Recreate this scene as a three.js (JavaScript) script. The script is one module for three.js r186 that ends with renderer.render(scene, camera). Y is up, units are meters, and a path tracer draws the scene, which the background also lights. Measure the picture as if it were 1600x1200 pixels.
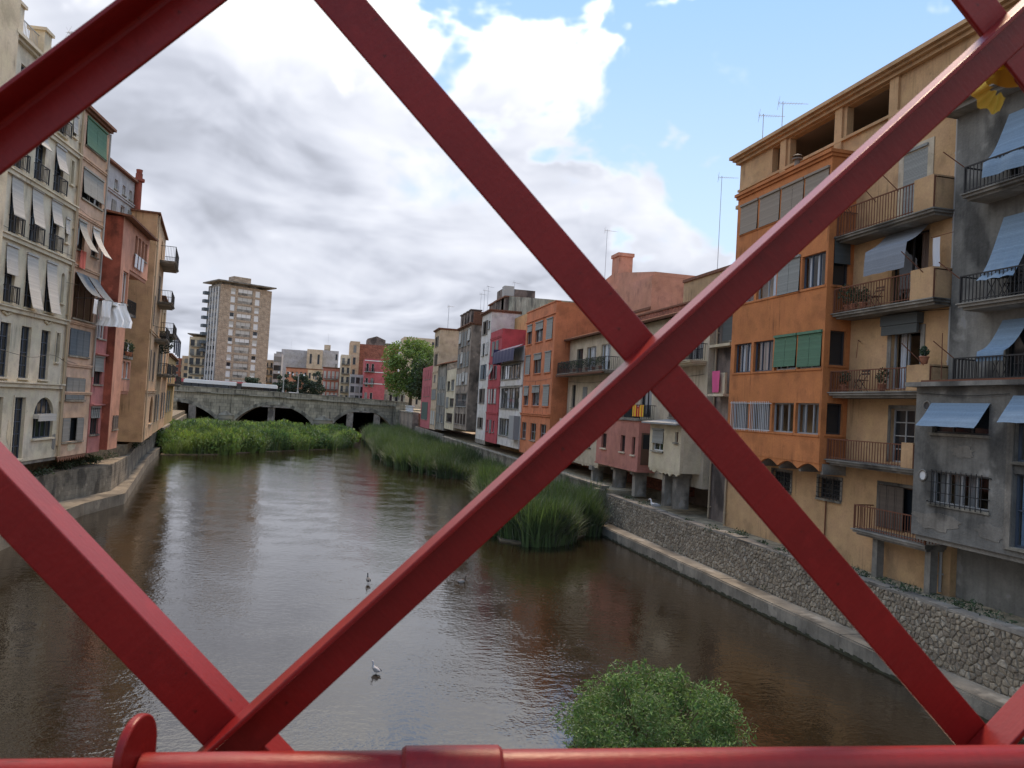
import * as THREE from 'three';
import { mergeGeometries } from 'three/addons/utils/BufferGeometryUtils.js';

// ---------------------------------------------------------------- camera, sky, sun, exposure
const scene = new THREE.Scene();
const EYE = 7.5;                                   // metres above the river
const camera = new THREE.PerspectiveCamera(52.01, 4 / 3, 0.1, 3000);
camera.position.set(0, EYE, 0);
camera.up.set(-0.06387, 0.99779, 0.01805);
camera.lookAt(0.2331, EYE + 0.0325, -0.97191);
camera.focus = 45; camera.userData.fStop = 11;
scene.add(camera);

const renderer = new THREE.WebGLRenderer({ antialias: true });
renderer.setSize(1024, 768);
renderer.toneMapping = THREE.LinearToneMapping;
renderer.toneMappingExposure = 1.58;
renderer.shadowMap.enabled = true;
renderer.shadowMap.type = THREE.PCFSoftShadowMap;

const SUN = new THREE.Vector3(0.13, 0.85, -0.51).normalize();
const sun = new THREE.DirectionalLight(0xffdfba, 3.0);
sun.position.copy(SUN).multiplyScalar(200).add(new THREE.Vector3(0, 0, -60));
sun.target.position.set(0, 0, -60);
sun.castShadow = true; sun.shadow.radius = 26; sun.shadow.mapSize.set(2048, 2048);
Object.assign(sun.shadow.camera, { left: -150, right: 150, top: 150, bottom: -150, near: 1, far: 500 });
scene.add(sun, sun.target);

// ---------------------------------------------------------------- noise
function rngOf(seed) { let s = seed >>> 0; return () => { s = (s + 0x6D2B79F5) | 0; let t = Math.imul(s ^ (s >>> 15), 1 | s); t = (t + Math.imul(t ^ (t >>> 7), 61 | t)) ^ t; return ((t ^ (t >>> 14)) >>> 0) / 4294967296; }; }
const PERM = new Uint8Array(512); { const r = rngOf(7), a = [...Array(256).keys()]; for (let i = 255; i > 0; i--) { const j = (r() * (i + 1)) | 0;[a[i], a[j]] = [a[j], a[i]]; } for (let i = 0; i < 512; i++) PERM[i] = a[i & 255]; }
const GX = new Float32Array(256), GY = new Float32Array(256); for (let i = 0; i < 256; i++) { GX[i] = Math.cos(i * 2.39996); GY[i] = Math.sin(i * 2.39996); }
const md = (a, p) => ((a % p) + p) % p;
function pn(x, y, px = 256, py = px) {              // gradient noise that repeats after px, py
  const xi = Math.floor(x), yi = Math.floor(y), fx = x - xi, fy = y - yi;
  const x0 = md(xi, px) & 255, x1 = md(xi + 1, px) & 255, y0 = md(yi, py) & 255, y1 = md(yi + 1, py) & 255;
  const u = fx * fx * fx * (fx * (fx * 6 - 15) + 10), v = fy * fy * fy * (fy * (fy * 6 - 15) + 10);
  const a = PERM[PERM[x0] + y0], b = PERM[PERM[x1] + y0], c = PERM[PERM[x0] + y1], d = PERM[PERM[x1] + y1];
  const n0 = GX[a] * fx + GY[a] * fy, n1 = GX[b] * (fx - 1) + GY[b] * fy, n2 = GX[c] * fx + GY[c] * (fy - 1), n3 = GX[d] * (fx - 1) + GY[d] * (fy - 1);
  return 1.45 * (n0 + u * (n1 - n0) + v * (n2 - n0 + u * (n0 - n1 - n2 + n3)));
}
function fbm(x, y, p, oct = 4, py = p) { let s = 0, a = 0.5, f = 1; for (let i = 0; i < oct; i++) { s += a * pn(x * f + i * 17.3, y * f + i * 9.1, p * f, py * f); a *= 0.5; f *= 2; } return s; }
const clamp = (x, a = 0, b = 1) => Math.min(b, Math.max(a, x));
const sst = (a, b, x) => { const t = clamp((x - a) / (b - a)); return t * t * (3 - 2 * t); };
const lerp = (a, b, t) => a + (b - a) * t;

// ---------------------------------------------------------------- sky: broken stratocumulus over pale blue
function makeSky() {
  const W = 4096, H = 2048, data = new Float32Array(W * H * 4);
  for (let j = 0; j < H; j++) {
    const el = ((j + 0.5) / H - 0.5) * Math.PI, sy = Math.sin(el), cy = Math.cos(el);
    if (el < -0.03) { for (let i = 0; i < W; i++) { const k = (j * W + i) * 4; data[k] = 0.16; data[k + 1] = 0.16; data[k + 2] = 0.15; data[k + 3] = 1; } continue; }
    const h = Math.max(sy, 0) + 0.13, hh = Math.max(sy, 0);
    for (let i = 0; i < W; i++) {
      const az = ((i + 0.5) / W - 0.5) * 2 * Math.PI, dx = cy * Math.cos(az), dz = cy * Math.sin(az);
      const px = dx / h, pz = dz / h;                 // where the ray meets the cloud layer
      const qa = az / (2 * Math.PI), qe = el * 1.0;   // puffs have height of their own: their detail is drawn by direction
      const w1 = pn(qa * 28 + 3, qe * 7.5 + 2, 28, 256), w2 = pn(qa * 28 + 9, qe * 7.5 + 8, 28, 256);
      const wx = px + 0.4 * pn(px * 0.9 + 40, pz * 0.9 + 11) + 0.22 * w1, wz = pz + 0.4 * pn(px * 0.9 + 9, pz * 0.9 + 70) + 0.22 * w2;
      const f1 = fbm(wx * 0.75 + 50, wz * 0.75 + 31, 256, 4);
      const u = qa * 34 + 0.5 * w2, v = qe * 8.5 + 0.35 * w1, f2 = fbm(u, v + 5, 34, 5, 256), f3 = fbm(qa * 130 + 0.8 * f2, qe * 30 + 0.8 * w1, 130, 4, 256), f4 = fbm(wx * 2.6 + 13, wz * 2.6 + 77, 256, 4);
      const gap = (px * 0.72 + pz * 0.69) + 1.06 + 0.7 * f1 + 1.3 * f2 + 0.6 * f3, open = sst(-0.2, 0.6, gap) * (1 - 0.85 * sst(1.3, 2.4, gap));   // the layer breaks up towards the right
      const cov = 0.84 + 0.5 * f1 + 0.55 * f2 + 0.3 * f3 - 0.95 * open;
      const a = sst(0.12, 0.62, cov);                // how much cloud covers the blue
      const thick = clamp(0.5 + 1.0 * f1 + 1.0 * f4 + 0.75 * f2 + 0.4 * f3);
      const c = dx * SUN.x + sy * SUN.y + dz * SUN.z;
      const glow = Math.exp((c - 1) * 2.8);          // cloud is brightest towards the veiled sun
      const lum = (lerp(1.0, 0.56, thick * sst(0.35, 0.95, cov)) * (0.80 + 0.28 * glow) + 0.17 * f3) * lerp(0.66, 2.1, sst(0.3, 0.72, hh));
      const d = sst(0.36, 0.95, lum), cr = lum * lerp(0.92, 1.0, d), cg = lum * lerp(0.97, 0.995, d), cb = lum * lerp(1.12, 0.985, d);
      const b = 0.92 + 0.28 * glow, t = sst(0.0, 0.6, hh);
      const br = lerp(0.50, 0.215, t) * b, bg = lerp(0.62, 0.37, t) * b, bb = lerp(0.76, 0.66, t) * b;
      const k = (j * W + i) * 4;
      data[k] = lerp(br, cr, a); data[k + 1] = lerp(bg, cg, a); data[k + 2] = lerp(bb, cb, a); data[k + 3] = 1;
    }
  }
  const t = new THREE.DataTexture(data, W, H, THREE.RGBAFormat, THREE.FloatType);
  t.mapping = THREE.EquirectangularReflectionMapping; t.colorSpace = THREE.LinearSRGBColorSpace; t.magFilter = t.minFilter = THREE.LinearFilter; t.needsUpdate = true;
  return t;
}
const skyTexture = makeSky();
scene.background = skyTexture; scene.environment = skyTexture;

// ---------------------------------------------------------------- textures (what surfaces are made of)
function tex(n, fn, srgb, m = n) {
  const d = new Uint8Array(n * m * 4);
  for (let j = 0; j < m; j++) for (let i = 0; i < n; i++) { const c = fn(i / n, j / m), k = (j * n + i) * 4; for (let q = 0; q < 3; q++) d[k + q] = clamp(c[q]) * 255; d[k + 3] = 255; }
  const t = new THREE.DataTexture(d, n, m); t.wrapS = t.wrapT = THREE.RepeatWrapping; t.magFilter = t.minFilter = THREE.LinearFilter;
  if (srgb) t.colorSpace = THREE.SRGBColorSpace; t.needsUpdate = true; return t;
}
const rep = (t, sx, sy = sx) => { const c = t.clone(); c.repeat.set(1 / sx, 1 / sy); c.needsUpdate = true; return c; };
const g3 = (v) => [v, v, v];
// stucco: blotches, rain-washed streaks and grime with ragged outlines
const stuccoRaw = tex(1024, (x, y) => {
  const big = fbm(x * 4, y * 4, 4, 5), mid = fbm(x * 13 + 5, y * 13, 13, 4), fine = fbm(x * 90, y * 90, 90, 3);
  const streak = fbm(x * 46, y * 3 + 2, 46, 3, 3), patch = sst(0.05, 0.4, fbm(x * 3 + 7, y * 3 + 1, 3, 4));
  const grime = sst(0.0, 0.5, fbm(x * 7 + 3, y * 7 + 9, 7, 6)) * 0.09 + sst(.3, .55, fbm(x * 22 + 3, y * 22 + 9, 22, 4)) * .07;
  let v = 0.9 + 0.10 * big + 0.07 * mid + 0.06 * fine - patch * Math.max(0, streak) * 0.42 - grime;
  return [v, v * (0.985 + 0.02 * mid), v * (0.965 + 0.04 * big)];
}, true);
const grimyRaw = tex(1024, (x, y) => {
  const big = fbm(x * 3, y * 3, 3, 5), mid = fbm(x * 11 + 5, y * 11, 11, 5), fine = fbm(x * 80, y * 80, 80, 3);
  const streak = Math.max(0, fbm(x * 40, y * 2 + 2, 40, 4, 2)), black = sst(0.0, 0.35, fbm(x * 5 + 3, y * 4 + 9, 5, 5, 4));
  const pale = sst(0.25, 0.5, fbm(x * 9 + 33, y * 9, 9, 4)) * 0.2;
  const v = 0.82 + 0.2 * big + 0.16 * mid + 0.08 * fine - 0.16 * streak - 0.24 * black + pale;
  return [v, v * 0.99, v * 0.96];
}, true);
const roughRaw = tex(512, (x, y) => g3(0.5 + 0.5 * fbm(x * 40, y * 40, 40, 4) + 0.25 * fbm(x * 6, y * 6, 6, 3)), false);
const slatRaw = tex(64, (x, y) => g3(Math.pow(Math.abs(Math.sin(y * Math.PI)), 0.6)), false);
const slatCol = tex(256, (x, y) => { const s = pn(0.5, Math.floor(y * 24) + 0.5, 64) * 0.06, n = 0.93 + s + 0.07 * fbm(x * 20, y * 20, 20, 3) - (md(y * 24, 1) < 0.14 ? 0.1 : 0); return [n, n, n * 0.98]; }, true);
const rubbleRaw = tex(512, (x, y) => { const v = 0.78 + 0.3 * fbm(x * 10, y * 10, 10, 5) + 0.14 * fbm(x * 60, y * 60, 60, 2); return [v, v * 0.97, v * 0.92]; }, true);
const ashlarRaw = tex(1024, (x, y) => {            // coursed stone of the far bridge, too small there to tell block from block
  const row = Math.floor(y * 16), off = (row % 2) * 0.5 + pn(row + 0.5, 3.5, 16) * 0.3, q = x * 10 + off, cell = Math.floor(q);
  const edge = Math.min(md(q, 1), 1 - md(q, 1)) * 10 < 0.5 || Math.min(md(y * 16, 1), 1 - md(y * 16, 1)) < 0.06;
  const tone = pn(md(cell, 10) * 1.7 + 0.4, row * 1.3 + 0.6, 256), w = sst(0.05, 0.5, fbm(x * 24, y * 2.0 + 3, 24, 4, 2));
  const v = 0.84 + 0.14 * tone + 0.2 * fbm(x * 8, y * 8, 8, 5) - (edge ? 0.13 : 0) - 0.25 * w;
  return [v, v * 0.99, v * 0.95];
}, true);
const brickRaw = tex(512, (x, y) => {
  const row = Math.floor(y * 40), q = x * 16 + (row % 2) * 0.5, j = Math.min(md(q, 1), 1 - md(q, 1)) < 0.05 || Math.min(md(y * 40, 1), 1 - md(y * 40, 1)) < 0.13;
  const v = 0.82 + 0.25 * pn(Math.floor(q) * 1.31 + 0.4, row * 0.73 + 0.2, 256) + 0.2 * fbm(x * 5, y * 5, 5, 4);
  return j ? [v * 0.85, v * 0.95, v] : [v, v * 0.96, v * 0.94];
}, true);
const paintRaw = tex(1024, (x, y) => {              // brushed red oil paint, thin scratches and a few chips
  const v = 0.93 + 0.08 * fbm(x * 6, y * 6, 6, 4) + 0.06 * fbm(x * 4, y * 120, 4, 3, 120) + 0.03 * fbm(x * 90, y * 90, 90, 2);
  const dust = 0.05 * sst(0.1, 0.45, fbm(x * 14 + 3, y * 14, 14, 4));
  const sc = fbm(x * 3 + 20, y * 3 + 2, 3, 2) > .12 && Math.abs(pn(x * 9 + 2.2 * pn(x * 5, y * 5, 5), y * 26 + 4, 9, 26)) < .012 ? .16 : 0;
  const rust = sst(.42, .56, fbm(x * 22 + 31, y * 22 + 14, 22, 4)) * .3;
  const chip = fbm(x * 60 + 11, y * 60 + 4, 60, 3) > 0.60 ? 0.35 : 0;
  return [v + dust - rust + sc * .4, v + dust * 3 - chip + sc * 3 - rust * .6, v + dust * 3 - chip + sc * 3 - rust];
}, true);
const paintBump = tex(1024, (x, y) => g3(0.5 + 0.25 * fbm(x * 8, y * 60, 8, 3, 60) + 0.3 * fbm(x * 50, y * 50, 50, 3)), false);
const rippleRaw = tex(2048, (x, y) => {             // wind ripples, 16 m a side
  const w1 = pn(x * 3, y * 3, 3) * 0.35, u = x * 1 + w1 * 0.02, v = y + w1 * 0.02;
  const gust = 0.45 + 0.75 * sst(-0.25, 0.35, fbm(x * 3 + 5, y * 4 + 2, 3, 3, 4));
  let s = 0.55 * pn(u * 18, v * 30, 18, 30) + 0.42 * gust * pn(u * 40 + 3, v * 64 + 5, 40, 64) + 0.30 * gust * pn(u * 84, v * 120, 84, 120) + 0.15 * gust * pn(u * 170, v * 230, 170, 230);
  s += 0.25 * (1 - 2 * Math.abs(pn(u * 26 + 4, v * 44, 26, 44))) * gust;
  return g3(0.5 + 0.3 * s);
}, false);
const bedRaw = tex(1024, (x, y) => {
  const n = fbm(x * 5, y * 5, 5, 5), m = fbm(x * 40, y * 40, 40, 3), w = sst(0.12, 0.3, fbm(x * 14 + 2, y * 4 + 6, 14, 4, 4));
  const v = 0.85 + 0.3 * n + 0.2 * m; return [v * (1 - 0.7 * w), v * (1 - 0.62 * w), v * (1 - 0.55 * w)];
}, true);
const soilRaw = tex(512, (x, y) => { const v = 0.8 + 0.35 * fbm(x * 8, y * 8, 8, 5) + 0.25 * fbm(x * 70, y * 70, 70, 2); return [v, v * 0.97, v * 0.9]; }, true);

// ---------------------------------------------------------------- materials
const C = (r, g, b) => new THREE.Color().setRGB(r, g, b);
function mat(r, g, b, o = {}) { return new THREE.MeshStandardMaterial({ color: C(r, g, b), roughness: 0.9, metalness: 0, side: THREE.DoubleSide, ...o }); }
const stMap = rep(stuccoRaw, 7.3), grMap = rep(grimyRaw, 8.1), bmpMap = rep(roughRaw, 2.2);
const stucco = (r, g, b) => mat(r, g, b, { map: stMap, bumpMap: bmpMap, bumpScale: 0.008 });
const grimy = (r, g, b) => mat(r, g, b, { map: grMap, bumpMap: bmpMap, bumpScale: 0.012 });
const M = {
  cream: stucco(.74, .68, .53), peach: stucco(.70, .49, .35), pink: stucco(.58, .235, .215), redBrown: grimy(.46, .13, .085), salmon: stucco(.64, .32, .215), ochreL: stucco(.66, .42, .235), ochreLight: stucco(.58, .40, .24), tanL: stucco(.48, .35, .2),
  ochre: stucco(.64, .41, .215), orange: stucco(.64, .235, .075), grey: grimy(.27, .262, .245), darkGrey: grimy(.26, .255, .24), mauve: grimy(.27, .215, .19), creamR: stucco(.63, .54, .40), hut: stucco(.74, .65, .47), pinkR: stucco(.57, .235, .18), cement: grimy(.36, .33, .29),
  orange3: stucco(.72, .25, .11), white: stucco(.78, .76, .72), crimson: stucco(.52, .075, .09), brown: grimy(.42, .34, .28), tan: stucco(.62, .48, .33), rose: stucco(.52, .13, .145), yellow: stucco(.56, .38, .16), paleGreen: grimy(.44, .44, .36), greyWhite: stucco(.5, .51, .52),
  brick: mat(.42, .16, .10, { map: rep(brickRaw, 4) }), brickTan: mat(.60, .46, .33, { map: rep(brickRaw, 4) }), concrete: grimy(.42, .40, .37),
  blind: mat(.58, .56, .53, { map: rep(slatCol, 1.1), bumpMap: rep(slatRaw, 0.05), bumpScale: 0.012, roughness: .75 }), blindGrey: mat(.33, .33, .31, { map: rep(slatCol, 1.1), bumpMap: rep(slatRaw, 0.05), bumpScale: 0.012, roughness: .75 }),
  blindBrown: mat(.36, .29, .23, { map: rep(slatCol, 1.1), bumpMap: rep(slatRaw, 0.05), bumpScale: 0.012, roughness: .75 }), blindGreen: mat(.10, .22, .13, { map: rep(slatCol, 1.1), bumpMap: rep(slatRaw, 0.05), bumpScale: 0.012, roughness: .7 }), blindDark: mat(.09, .10, .10, { map: rep(slatCol, 1.1), roughness: .75 }),
  shutterBlue: mat(.13, .16, .19, { map: rep(slatCol, 1.1), bumpMap: rep(slatRaw, 0.05), bumpScale: 0.01, roughness: .8 }), shutterGrey: mat(.25, .25, .24, { map: rep(slatCol, 1.1), bumpMap: rep(slatRaw, 0.05), bumpScale: 0.01, roughness: .8 }), shutterWood: mat(.13, .10, .08, { map: rep(slatCol, 1.1), roughness: .85 }),
  frameBlue: mat(.055, .07, .095, { roughness: .55 }), frameWhite: mat(.66, .66, .64, { roughness: .5 }), frameDark: mat(.05, .045, .042, { roughness: .6 }), frameBrown: mat(.12, .06, .035, { roughness: .6 }), frameGrey: mat(.3, .3, .29, { roughness: .6 }),
  glass: new THREE.MeshPhysicalMaterial({ color: C(.018, .022, .026), roughness: .06, ior: 1.5, side: THREE.DoubleSide }),
  clear: new THREE.MeshPhysicalMaterial({ color: C(.93, .95, .96), roughness: .03, transmission: 1, thickness: 0, ior: 1.5, side: THREE.DoubleSide }),
  curtain: mat(.62, .63, .65), curtainGrey: mat(.2, .2, .195), curtainWarm: mat(.42, .27, .2), iron: mat(.035, .033, .032, { roughness: .65, metalness: .3 }), rust: mat(.16, .06, .03, { roughness: .9 }), zinc: mat(.35, .37, .38, { roughness: .55, metalness: .4 }),
  stone: grimy(.40, .37, .31), pipe: mat(.40, .31, .2, { roughness: .7 }), pipeGrey: mat(.35, .33, .3, { roughness: .6 }), tile: mat(.30, .14, .085, { map: rep(rubbleRaw, 1.5) }), slab: grimy(.34, .32, .29),
  clothWhite: mat(.84, .83, .81), clothPink: mat(.66, .10, .24), clothCoral: mat(.62, .15, .11), clothBlue: mat(.22, .31, .42, { map: rep(slatCol, 1.3), roughness: .95 }), clothGreyBlue: mat(.25, .27, .31, { map: rep(slatCol, 1.0), roughness: .95 }), clothPurple: mat(.03, .026, .075, { roughness: .7 }),
  yellow2: mat(.66, .50, .07, { roughness: .8 }), leaf: new THREE.MeshPhysicalMaterial({ color: C(1, 1, 1), vertexColors: true, roughness: .95, transmission: .4, thickness: 0, side: THREE.DoubleSide }), stem: mat(.10, .08, .035), bark: mat(.16, .13, .095, { map: rep(rubbleRaw, 1.2) }), terracotta: mat(.38, .16, .09),
  ashlar: mat(.45, .405, .33, { map: rep(ashlarRaw, 12), bumpMap: rep(ashlarRaw, 12), bumpScale: .03 }), quay: grimy(.33, .30, .25), algae: mat(.06, .065, .035, { map: rep(soilRaw, 1.2) }), loggia: mat(.24, .185, .14), mortar: mat(.36, .32, .26, { map: rep(rubbleRaw, 1.3) }),  // loggia: brown toned down to stand in for shade inside the attic
  soil: mat(.20, .165, .115, { map: rep(soilRaw, 3) }), paving: mat(.44, .395, .31, { map: rep(soilRaw, 5) }),
};
const stoneRGB = [[.42, .36, .275], [.50, .435, .34], [.33, .285, .225], [.56, .50, .41], [.37, .315, .25]], stoneTones = stoneRGB.map(c => mat(...c, { map: rep(rubbleRaw, 0.9), bumpMap: rep(rubbleRaw, 0.9), bumpScale: .012 }));
const redPaint = new THREE.MeshPhysicalMaterial({ color: C(.235, .0105, .009), map: rep(paintRaw, 0.55), bumpMap: rep(paintBump, 0.4), bumpScale: 0.0005, roughness: .38, specularIntensity: .6, side: THREE.DoubleSide });

// ---------------------------------------------------------------- builders
const V = (x, y, z) => new THREE.Vector3(x, y, z);
function bx(x0, x1, y0, y1, z0, z1) {               // box with uv in metres
  if (x0 > x1) [x0, x1] = [x1, x0]; if (y0 > y1) [y0, y1] = [y1, y0]; if (z0 > z1) [z0, z1] = [z1, z0];
  const g = new THREE.BoxGeometry(x1 - x0, y1 - y0, z1 - z0).toNonIndexed(); g.translate((x0 + x1) / 2, (y0 + y1) / 2, (z0 + z1) / 2); return uvBox(g);
}
function uvBox(g, s = 1) {
  const p = g.attributes.position, n = g.attributes.normal, uv = new Float32Array(p.count * 2);
  for (let i = 0; i < p.count; i++) { const ax = Math.abs(n.getX(i)), ay = Math.abs(n.getY(i)), az = Math.abs(n.getZ(i)); const [a, b] = ay > ax && ay > az ? [p.getX(i), p.getZ(i)] : ax > az ? [p.getZ(i), p.getY(i)] : [p.getX(i), p.getY(i)]; uv[2 * i] = a * s; uv[2 * i + 1] = b * s; }
  g.setAttribute('uv', new THREE.BufferAttribute(uv, 2)); return g;
}
function cyl(a, b, r0, r1 = r0, seg = 8) {          // round bar from a to b
  const d = b.clone().sub(a), L = d.length(), g = new THREE.CylinderGeometry(r1, r0, L, seg, 1); g.translate(0, L / 2, 0);
  g.applyQuaternion(new THREE.Quaternion().setFromUnitVectors(V(0, 1, 0), d.normalize())); g.translate(a.x, a.y, a.z); return g;
}
function tube(pts, r, seg = 24, rad = 6) { return new THREE.TubeGeometry(new THREE.CatmullRomCurve3(pts), seg, r, rad, false); }
function join(list) {
  const out = list.flat(Infinity).filter(Boolean).map(g => { const q = g.index ? g.toNonIndexed() : g; for (const k of Object.keys(q.attributes)) if (!['position', 'normal', 'uv', 'color'].includes(k)) q.deleteAttribute(k); if (!q.attributes.normal) q.computeVertexNormals(); if (!q.attributes.uv) uvBox(q); return q; });
  return out.length === 1 ? out[0] : mergeGeometries(out, false);
}
function mesh(name, geos, m, parent) {
  const o = new THREE.Mesh(join([geos]), m); o.name = name; o.castShadow = o.receiveShadow = true; if (parent) parent.add(o); return o;
}
const taken = {};
function numbered(n) { const k = taken[n] = (taken[n] ?? -1) + 1; return k ? `${n}_${String(k).padStart(3, '0')}` : n; }
function thing(name, label, category, [x, y, z] = [0, 0, 0], turn = 0, group) {
  const o = new THREE.Group(); o.name = numbered(name); o.position.set(x, y, z); o.rotation.y = turn; o.userData = { label, category }; if (group) o.userData.group = group; scene.add(o); return o;
}
function solo(name, label, category, geos, m, group) { const o = mesh(numbered(name), geos, m, scene); o.userData = { label, category }; if (group) o.userData.group = group; return o; }
function struct(name, geos, m) { const o = mesh(name, geos, m, scene); o.userData.kind = 'structure'; return o; }
function stuff(name, label, category, geos, m) { const o = mesh(numbered(name), geos, m, scene); o.userData = { label, category, kind: 'stuff' }; return o; }
function panel(x0, x1, y0, y1, holes, th, uo = 0) {  // wall with real openings, front at z = 0
  const s = new THREE.Shape([new THREE.Vector2(x0, y0), new THREE.Vector2(x1, y0), new THREE.Vector2(x1, y1), new THREE.Vector2(x0, y1)]);
  for (const h of holes) {
    const [a, b, c, d, arch] = h, p = new THREE.Path(); p.moveTo(a, c); p.lineTo(a, arch ? d - arch : d);
    if (arch) { for (let k = 1; k < 12; k++) { const t = Math.PI * (1 - k / 12); p.lineTo((a + b) / 2 + (b - a) / 2 * Math.cos(t), d - arch + arch * Math.sin(t)); } p.lineTo(b, d - arch); } else p.lineTo(b, d);
    p.lineTo(b, c); p.closePath(); s.holes.push(p);
  }
  const g = new THREE.ExtrudeGeometry(s, { depth: th, bevelEnabled: false, curveSegments: 8 }); g.translate(0, 0, -th);
  return uvBox(g.index ? g.toNonIndexed() : g);
}
function sheet(x0, x1, prof, nx = 6, wob = 0.02, rnd = Math.random) { // cloth hung along a profile of [y, z]
  const ny = prof.length - 1, pos = [], uv = [], idx = [];
  let len = 0; for (let j = 0; j <= ny; j++) { if (j) len += Math.hypot(prof[j][0] - prof[j - 1][0], prof[j][1] - prof[j - 1][1]); for (let i = 0; i <= nx; i++) { const w = wob * Math.sin(i * 2.1 + j * 0.7 + x0 * 3) * (j / ny); pos.push(lerp(x0, x1, i / nx), prof[j][0] + w * 0.5, prof[j][1] + w); uv.push(lerp(x0, x1, i / nx), -len); } }
  for (let j = 0; j < ny; j++) for (let i = 0; i < nx; i++) { const a = j * (nx + 1) + i, b = a + 1, c = a + nx + 1, d = c + 1; idx.push(a, c, b, b, c, d); }
  const g = new THREE.BufferGeometry(); g.setAttribute('position', new THREE.Float32BufferAttribute(pos, 3)); g.setAttribute('uv', new THREE.Float32BufferAttribute(uv, 2)); g.setIndex(idx); g.computeVertexNormals(); return g;
}
const curve = (y0, z0, y1, z1, sag, n = 8) => [...Array(n + 1)].map((_, k) => { const t = k / n; return [lerp(y0, y1, t) - sag * Math.sin(Math.PI * t), lerp(z0, z1, t)]; });

// ---- a house: a hollow body whose front wall has real openings. Local x runs along the front, z points out of it.
function house(o) {
  const H = thing(o.name || 'house', o.label, o.category || 'house', [o.at[0], o.y0, o.at[1]], o.turn, o.group);
  const W = o.W, h = o.y1 - o.y0, D = o.D || 8, lx = o.lx || (u => u);
  H.q = { W, h, D, lx, y0: o.y0 };
  const holes = []; for (const [ua, ub, va, vb, type, p = {}] of (o.ops || [])) { if (p.z === undefined) { const a = lx(ua), b = lx(ub); holes.push([Math.min(a, b), Math.max(a, b), va - o.y0, vb - o.y0, p.arch || 0]); } }
  const T = 0.32, parts = [panel(0, W, 0, h, holes, T)];
  if (!o.frontOnly) parts.push(bx(0, T, 0, h, -D, -T - .001), bx(W - T, W, 0, h, -D, -T - .001), bx(T, W - T, 0, h, -D, -D + T), bx(T, W - T, h - .4, h - .15, -D + T, -T - .001), bx(T, W - T, 0.02, .2, -D + T, -T - .001));
  if (o.uvo) for (const g of parts) { const uv = g.attributes.uv; for (let i = 0; i < uv.count; i++) uv.setXY(i, uv.getX(i) + o.uvo, uv.getY(i) + o.uvo * 1.7); }
  mesh('wall', parts, o.mat, H);
  for (const [ua, ub, va, vb, type, p = {}] of (o.ops || [])) { const a = lx(ua), b = lx(ub); win(H, Math.min(a, b), Math.max(a, b), va - o.y0, vb - o.y0, type, p); }
  for (const c of (o.courses || [])) { const v = (c.v ?? c) - o.y0, d = c.d ?? .12, t = c.t ?? .16; mesh('string_course', [bx(-.02, W + .02, v - t, v, .002, d), bx(-.02, W + .02, v, v + .07, .002, d * 1.6)], c.m || o.trim || o.mat, H); }
  if (o.cornice) { const c = o.cornice; mesh('cornice', [bx(-.1, W + .1, h + .002, h + .14, -D * .5, .18), bx(-.18, W + .18, h + .142, h + .3, -D * .5, .34)], c, H); }
  if (o.eave) {                                     // tiled roof that leans back, with a row of tile ends
    const e = .5, ang = .32, L = D * .6, g = [bx(-.15, W + .15, 0, .1, -L, e)]; for (let x = -.1; x < W + .1; x += .24) g.push(cyl(V(x, .11, e + .03), V(x, .11, -L), .085, .085, 6));
    const r = mesh('roof', g.map(q => (q.index ? q.toNonIndexed() : q)), M.tile, H); r.position.set(0, h + .06, 0); r.rotation.x = ang * .8;
  }
  return H;
}
function RB(X, u0, u1, o) { return house({ ...o, at: [X, -u1], turn: -Math.PI / 2, W: u1 - u0, lx: u => u1 - u }); }
function LB(ax, az, deg, u0, u1, o) { const a = deg * Math.PI / 180; return house({ ...o, at: [ax + Math.sin(a) * u0, az - Math.cos(a) * u0], turn: Math.PI / 2 - a, W: u1 - u0, lx: u => u - u0 }); }

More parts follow.
